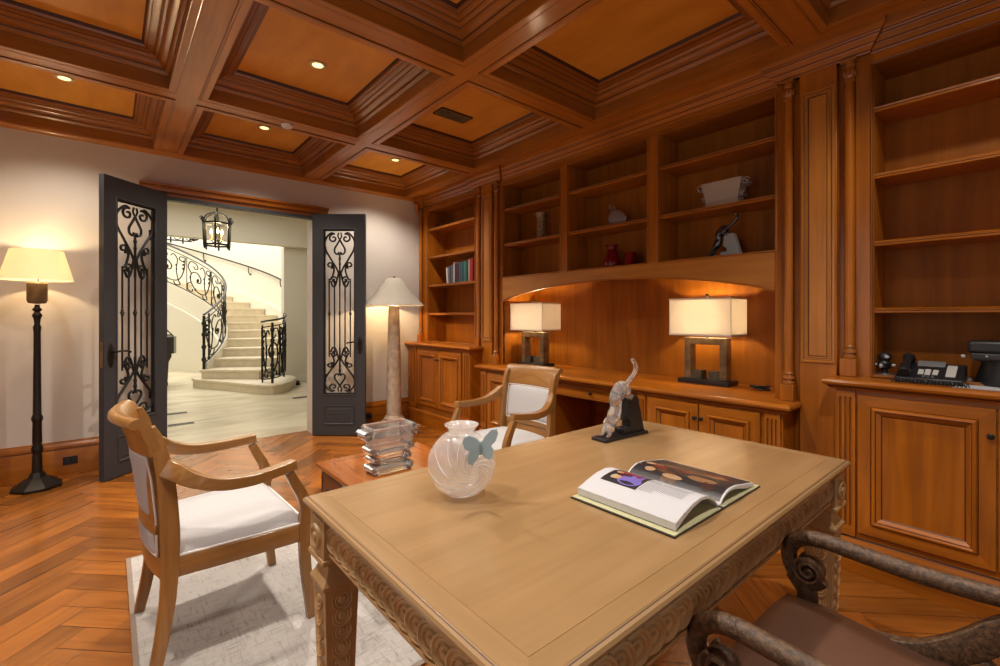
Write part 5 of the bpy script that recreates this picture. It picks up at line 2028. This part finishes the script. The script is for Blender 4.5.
# closed wall below the inner stringer
zs = lambda th: RISE * (2 + (th - TH0) / DTH)     # nosing line
rg = []
for k in range(n + 1):
    th = lerp(-31, 150, k / n)
    rg.append([cyl(th, RI - .10, 0), cyl(th, RI - .04, 0), cyl(th, RI - .04, max(.05, zs(th) - .42)), cyl(th, RI - .10, max(.05, zs(th) - .42))])
struct(MB().loft(rg, True, True).build('wall_stair_inner', FWALL))
t = MB().sweep([(2.62, 9.5), (5.98, 9.5)], [(0, 0), (.018, 0), (.018, .13), (.010, .15), (0, .155)]).build('baseboard_foyer', FWALL)
struct(t)

# staircase
st = thing('staircase', 'curved pale limestone staircase rising to the left beyond the doors', 'staircase', (1.6, 10.2, 0))
z = RISE


def nosed(poly, z0, z1, parent, nm):
    """solid tread with a projecting rounded nosing"""
    m = MB()
    c = V((sum(p[0] for p in poly) / len(poly), sum(p[1] for p in poly) / len(poly), 0))
    def rg(off, z):
        out = []
        for p in poly:
            v = V((p[0], p[1], 0)) - c
            out.append(c + v * (1 + off / max(.2, v.length)) + V((0, 0, z)))
        return out
    m.loft([rg(-.012, z0), rg(-.012, z1 - .045), rg(.016, z1 - .040), rg(.022, z1 - .022), rg(.016, z1 - .004), rg(.008, z1)], True, True)
    return m.build(nm, LIME, parent, smooth=30)


curt = [(1.16, 10.10), (1.18, 9.92), (1.55, 9.20), (1.86, 8.50), (1.96, 8.34), (2.08, 8.27), (2.22, 8.31), (2.42, 8.55), (2.60, 8.90), (2.66, 9.15), (2.64, 9.42), (2.0, 10.1)]
nosed(curt, 0.0005, RISE, st, 'step')
for k in range(2, 24):
    a0 = TH0 + (k - 2) * DTH
    a1 = a0 + DTH + (2.0 if k < 23 else 0)
    arcn = 4
    pol = [cyl(lerp(a0, a1, j / arcn), RI, 0) for j in range(arcn + 1)] + [cyl(lerp(a1, a0, j / arcn), RO - (.06 if k > 4 else .32), 0) for j in range(arcn + 1)]
    nosed([(p.x, p.y) for p in pol], max(.168, RISE * k - .40), RISE * k, st, 'step')
# stringer band along the inside
rg = []
for k in range(n + 1):
    th = lerp(-38, 150, k / n)
    z1 = zs(th) + .06
    z0 = max(.17, zs(th) - .42)
    rg.append([cyl(th, RI - .03, z0), cyl(th, RI + .035, z0), cyl(th, RI + .035, z1), cyl(th, RI - .03, z1)])
MB().loft(rg, True, True).build('inner_stringer', FWALL, st, smooth=60)
rg = []
for k in range(n + 1):
    th = lerp(-28, 150, k / n)
    z1 = zs(th) + .16
    rg.append([cyl(th, RO - .055, z1 - .35), cyl(th, RO + .01, z1 - .35), cyl(th, RO + .01, z1), cyl(th, RO - .055, z1)])
MB().loft(rg, True, True).build('outer_stringer', FWALL, st, smooth=60)


def cscroll(s0, t0, s1, t1, curl=1, r=.09):
    """S scroll between two panel points with spirals at both ends"""
    dx, dy = s1 - s0, t1 - t0
    L = math.hypot(dx, dy)
    ux_, uy_ = dx / L, dy / L
    nx_, ny_ = -uy_ * curl, ux_ * curl
    mid = [(s0 + dx * f + nx_ * g * L, t0 + dy * f + ny_ * g * L) for f, g in ((.12, .14), (.3, .16), (.5, .0), (.7, -.16), (.88, -.14))]
    a_s = math.atan2(ny_, nx_)
    sp0 = spiral(s0, t0, r * .15, r, a_s + 2.4 * curl + pi, -1.2 * curl)
    sp1 = spiral(s1, t1, r, r * .15, a_s + pi - .7 * curl, -1.2 * curl)
    return [(p.x, p.y) for p in smooth_path(sp0[::2] + mid + sp1[::2], 2)]


def railing(nm, lab, mapf, length, period, top, base, h0, h1, newels, xtra=None, top_ext=None):
    """mapf(s, t) -> world; top/base are t heights; scroll panels every period"""
    t = thing(nm, lab, 'railing', mapf(0, base), 'iron stair railings')
    ns = max(6, int(length / .12))
    m = MB().tube([mapf(length * i / ns, top) for i in range(ns + 1)], .024, 8, sq=.7)
    m.build('handrail', IRON, t)
    m = MB().tube([mapf(length * i / ns, base) for i in range(ns + 1)], .012, 6).tube([mapf(length * i / ns, top - .10) for i in range(ns + 1)], .010, 6)
    m.build('rails', IRON, t)
    g = MB()
    np_ = int(round(length / period))
    for k in range(np_):
        a = k * length / np_
        w = length / np_
        H = top - .10 - base
        tub = lambda pts, r=.012: g.tube([mapf(a + p[0] * w, base + p[1] * H) for p in pts], r, 6)
        tub([(0, 0), (0, .5), (0, 1)], .010)
        asp = w / H
        big = [(p.x, p.y) for p in smooth_path([(.05, .95), (.10, .55), (.28, .20), (.60, .12), (.85, .32), (.84, .58), (.64, .68), (.48, .56), (.52, .42), (.64, .40)], 6)]
        tub(big, .014)
        tub([(p.x, p.y) for p in smooth_path([(.05, .95), (.20, .93), (.24, .84), (.14, .80)], 5)])
        tub([(p.x, p.y) for p in smooth_path([(.28, .20), (.22, .08), (.36, .03), (.42, .10)], 5)])
        tub([(p.x, p.y) for p in smooth_path([(.84, .58), (.95, .74), (.86, .93), (.66, .93), (.60, .82), (.70, .77), (.76, .83)], 6)])
        tub([(p.x, p.y) for p in smooth_path([(.85, .32), (.97, .22), (.96, .06), (.82, .05), (.80, .14)], 5)])
        tub([(p.x, p.y) for p in smooth_path([(.28, .20), (.34, .50), (.30, .80), (.42, .93), (.50, .84)], 5)])
        # leaves on the scrolls
        for px_, py_, r in ((.12, .60, .022), (.12, .72, .020), (.11, .82, .018), (.60, .47, .030), (.34, .62, .020), (.33, .50, .018), (.70, .16, .022), (.88, .45, .022)):
            p = mapf(a + px_ * w, base + py_ * H)
            g.ball(p, r, r, r * 1.5, 7, 5)
    g.build('scrollwork', IRON, t)
    for s_, hh, th_ in newels:
        m = MB()
        p0, p1 = mapf(s_, base), mapf(s_, hh)
        p0.z -= .0
        m.tube([V((p0.x, p0.y, h0)), V((p0.x, p0.y, p1.z))], th_, 8)
        for f in (.12, .3, .5, .7, .88):
            m.ball((p0.x, p0.y, lerp(h0, p1.z, f)), th_ * 1.7, th_ * 1.7, th_ * 2.2, 8, 6)
        m.build('newel_post', IRON, t)
    return t


# left railing follows the inner stringer upward
arc_len = lambda th: R(th + 39) * (RI + .0)
def map_in(s, t_):
    th = -39 + math.degrees(s / RI)
    return cyl(th, RI + .0, zs(th) + t_ - .167 * .35)
railing('stair_railing', 'tall curving wrought iron stair railing sweeping up on the left side of the stairs', map_in, R(150) * RI, .86, 1.02, .13, .168, 1.2, [(0.0, 1.0, .024), (.16, .98, .016)])

# right railing around the curtail step
pr = smooth_path([(1.99, 8.66), (2.06, 8.50), (2.17, 8.46), (2.32, 8.62), (2.44, 8.90), (2.50, 9.22)], 6)
cum = [0]
for i in range(1, len(pr)):
    cum.append(cum[-1] + (pr[i] - pr[i - 1]).length)


def map_r(s, t_):
    for i in range(len(pr) - 1):
        if s <= cum[i + 1] + 1e-6:
            f = (s - cum[i]) / (cum[i + 1] - cum[i])
            p = pr[i].lerp(pr[i + 1], max(0, min(1, f)))
            break
    else:
        p = pr[-1]
    return V((p.x, p.y, .168 + t_ + .13 * s))


railing('stair_railing', 'short wrought iron railing with newel around the right end of the bottom step', map_r, cum[-1], .36, 1.04, .05, .168, 1.2, [(cum[9], 1.0, .022), (cum[-1], 1.02, .018), (0.02, .98, .014)])

# handrail on the curved outer wall
t = thing('wall_handrail', 'slim dark handrail on brackets along the curved white stair wall', 'handrail', cyl(10, RO - .04, 1.0))
MB().tube([cyl(lerp(-28, 110, k / 50), RO - .05, zs(lerp(-28, 110, k / 50)) + .92) for k in range(51)], .020, 8).build('rail', IRON, t)
for th in (-12, 8, 28, 48, 70):
    m = MB().tube(smooth_path([cyl(th, RO - .05, zs(th) + .91), cyl(th, RO - .05, zs(th) + .80), cyl(th, RO - .02, zs(th) + .72), cyl(th, RO + .02, zs(th) + .72)], 4), .012, 6)
    m.lathe([(.0, .012), (.025, .01), (.03, 0)], cyl(th, RO + .02, zs(th) + .72), 10, (V((-math.sin(R(th)), math.cos(R(th)), 0)), Z1, V((-math.cos(R(th)), -math.sin(R(th)), 0))))
    m.build('bracket', IRON, t)

# railing of the upper landing
t = thing('landing_railing', 'piece of dark iron landing railing with pointed end high above the stairs', 'railing', (1.2, 14.5, 3.2))
m = MB()
m.tube([(.4, 14.5, 3.44), (1.66, 14.5, 3.40)], .02, 6).tube([(.4, 14.5, 3.28), (1.66, 14.5, 3.27)], .02, 6)
m.build('rails', IRON, t)
m = MB()
for x in (.62, .92, 1.20, 1.46):
    m.tube([(x, 14.5, 3.20), (x, 14.5, 3.52)], .022, 6)
    m.ball((x, 14.5, 3.54), .035, .035, .05, 8, 6)
    m.tube([(x + .14 + .07 * math.cos(a), 14.5, 3.36 + .06 * math.sin(a)) for a in [k * pi / 8 for k in range(17)]], .012, 5)
m.build('posts', IRON, t)
MB().lathe([(.0, .16), (.02, .13), (.07, .02), (.03, .0), (.03, -.06)], (1.66, 14.5, 3.34), 10, (Y1, Z1, X1)).build('pointed_end', IRON, t)

# grand piano
t = thing('grand_piano', 'dark grand piano partly hidden behind the open left door', 'piano', (.2, 10.6, 0))
PIA = plain('dark_piano_lacquer', (.035, .032, .026), .25)
m = MB()
outl = [(.90, 10.30), (.95, 10.45), (.95, 10.85), (.88, 11.10), (.62, 11.22), (.2, 11.18), (-.2, 11.4), (-.6, 11.55), (-.6, 10.1), (.60, 10.1)]
m.prism([(x, y, .62) for x, y in outl], (0, 0, .31))
m.build('case', PIA, t, bevel=.006)
m = MB().prism([(x, y, .935) for x, y in [(.93, 10.86), (.66, 11.20), (.2, 11.16), (-.58, 11.5), (-.58, 10.9)]], (0, 0, .02))
m.build('lid', PIA, t)
MB().bar((.92, 10.62, .93), (.72, 10.62, 1.16), .03, .02).build('lid_prop', PIA, t)
for x, y in ((.80, 10.6), (.0, 10.3), (-.3, 11.2)):
    m = MB().loft([[(x - a, y - a, zz), (x + a, y - a, zz), (x + a, y + a, zz), (x - a, y + a, zz)] for zz, a in ((.001, .03), (.05, .035), (.08, .028), (.45, .045), (.55, .085), (.619, .085))], True, True)
    m.build('leg', PIA, t, bevel=.004)
m = MB().prism([(-.55, 10.095, .66), (.55, 10.095, .66), (.55, 9.95, .66), (-.55, 9.95, .66)], (0, 0, .08))
m.build('keyboard', PIA, t)

# hanging lantern
lx, ly = 1.075, 7.0
t = thing('lantern', 'wrought iron hanging lantern with three lit candles in the foyer', 'lantern', (lx, ly, 2.2))
m = MB()
hexp = lambda r, z, k: V((lx + r * math.cos(pi / 3 * k + .25), ly + r * math.sin(pi / 3 * k + .25), z))
for r, z in ((.155, 2.235), (.165, 2.515)):
    for k in range(6):
        m.bar(hexp(r, z, k), hexp(r, z, k + 1), .018, .022)
for k in range(6):
    m.tube(smooth_path([hexp(.150, 2.205, k), hexp(.155, 2.235, k), hexp(.160, 2.36, k), hexp(.165, 2.515, k), hexp(.185, 2.55, k), hexp(.175, 2.575, k)], 4), .013, 6)
    m.tube(smooth_path([hexp(.165, 2.515, k), hexp(.135, 2.60, k), hexp(.07, 2.645, k), hexp(.015, 2.66, k)], 5), .011, 6)
    m.tube([hexp(.185 + .022 * math.cos(a), 2.565 + .022 * math.sin(a), k) for a in [i * pi / 6 for i in range(10)]], .006, 5)
    m.ball(hexp(.150, 2.195, k), .012, .012, .018, 8, 6)
m.build('frame', IRON, t)
m = MB().tube([(lx, ly, 2.66), (lx, ly, 2.72)], .012, 6)
for k in range(12):
    z = 2.72 + k * .04
    if z < 3.18:
        a = k * pi / 2
        m.tube([(lx + .010 * math.cos(b) * math.cos(a), ly + .010 * math.cos(b) * math.sin(a), z + .022 + .024 * math.sin(b)) for b in [i * pi / 5 for i in range(10)]], .0035, 5, loop=True)
m.lathe([(.0, 3.17), (.055, 3.178), (.06, 3.199)], (lx, ly, 0), 16)
m.build('chain', IRON, t)
m = MB()
m.tube([(lx, ly, 2.29), (lx, ly, 2.66)], .007, 6)
for k in range(3):
    a = k * 2.094 + .5
    m.tube(smooth_path([(lx, ly, 2.30), (lx + .04 * math.cos(a), ly + .04 * math.sin(a), 2.27), (lx + .07 * math.cos(a), ly + .07 * math.sin(a), 2.30)], 4), .006, 6)
m.build('candle_arms', IRON, t)
for k in range(3):
    a = k * 2.094 + .5
    x, y = lx + .07 * math.cos(a), ly + .07 * math.sin(a)
    c_ = MB().lathe([(.020, 2.30), (.012, 2.31), (.011, 2.38), (.0, 2.381)], (x, y, 0), 10).build('candle', plain('ivory_candle', (.6, .5, .32), .6), t)
    MB().lathe([(.006, 2.382), (.014, 2.40), (.012, 2.42), (.002, 2.45)], (x, y, 0), 10).build('flame_bulb', FLAME, c_)
bulb(t, (0, 0, .30), 14, (1.0, .74, .40), .05)

# floor registers in the limestone
for i, (x, y, lab) in enumerate(((.67, 7.50, 'dark slot vent in the pale foyer floor, farther of the two by the left door'), (.66, 6.72, 'dark slot vent in the pale foyer floor, nearest to the left door'), (2.35, 7.7, 'dark slot vent in the pale foyer floor by the right door'))):
    t = thing('floor_vent', lab, 'vent', (x, y, .001), 'slot vents in the foyer floor')
    MB().ring((x - .13, y - .055, .0006), X1, Y1, Z1, .26, .11, [(0, 0), (0, .003), (.010, .003), (.010, .0005)], None).build('frame', BRONZE, t)
    MB().box(x - .119, x + .119, y - .044, y + .044, .0006, .0022).build('grille', IRON, t)
t = thing('door_stop', 'small dark object on the foyer floor beside the bottom step', 'door stop', (2.73, 9.15, .0006))
MB().lathe([(.04, .0006), (.045, .02), (.025, .05), (.03, .08), (.0, .09)], (2.73, 9.15, 0), 14).build('body', BRONZE, t)
MB().lathe([(.032, .06), (.036, .068), (.032, .076)], (2.73, 9.15, 0), 14).build('rubber_band', BLACKP, t)
# light switch plate on the foyer wall
t = thing('switch_plate', 'small white switch plate on the pale foyer wall right of the stairs', 'switch', (3.15, 9.49, 1.2))
MB().box(3.02, 3.22, 9.487, 9.4995, 1.18, 1.32).build('plate', WHITEP, t, bevel=.003)
for x in (3.07, 3.12, 3.17):
    MB().box(x - .012, x + .012, 9.482, 9.4868, 1.22, 1.28).build('rocker', FWALL, t)
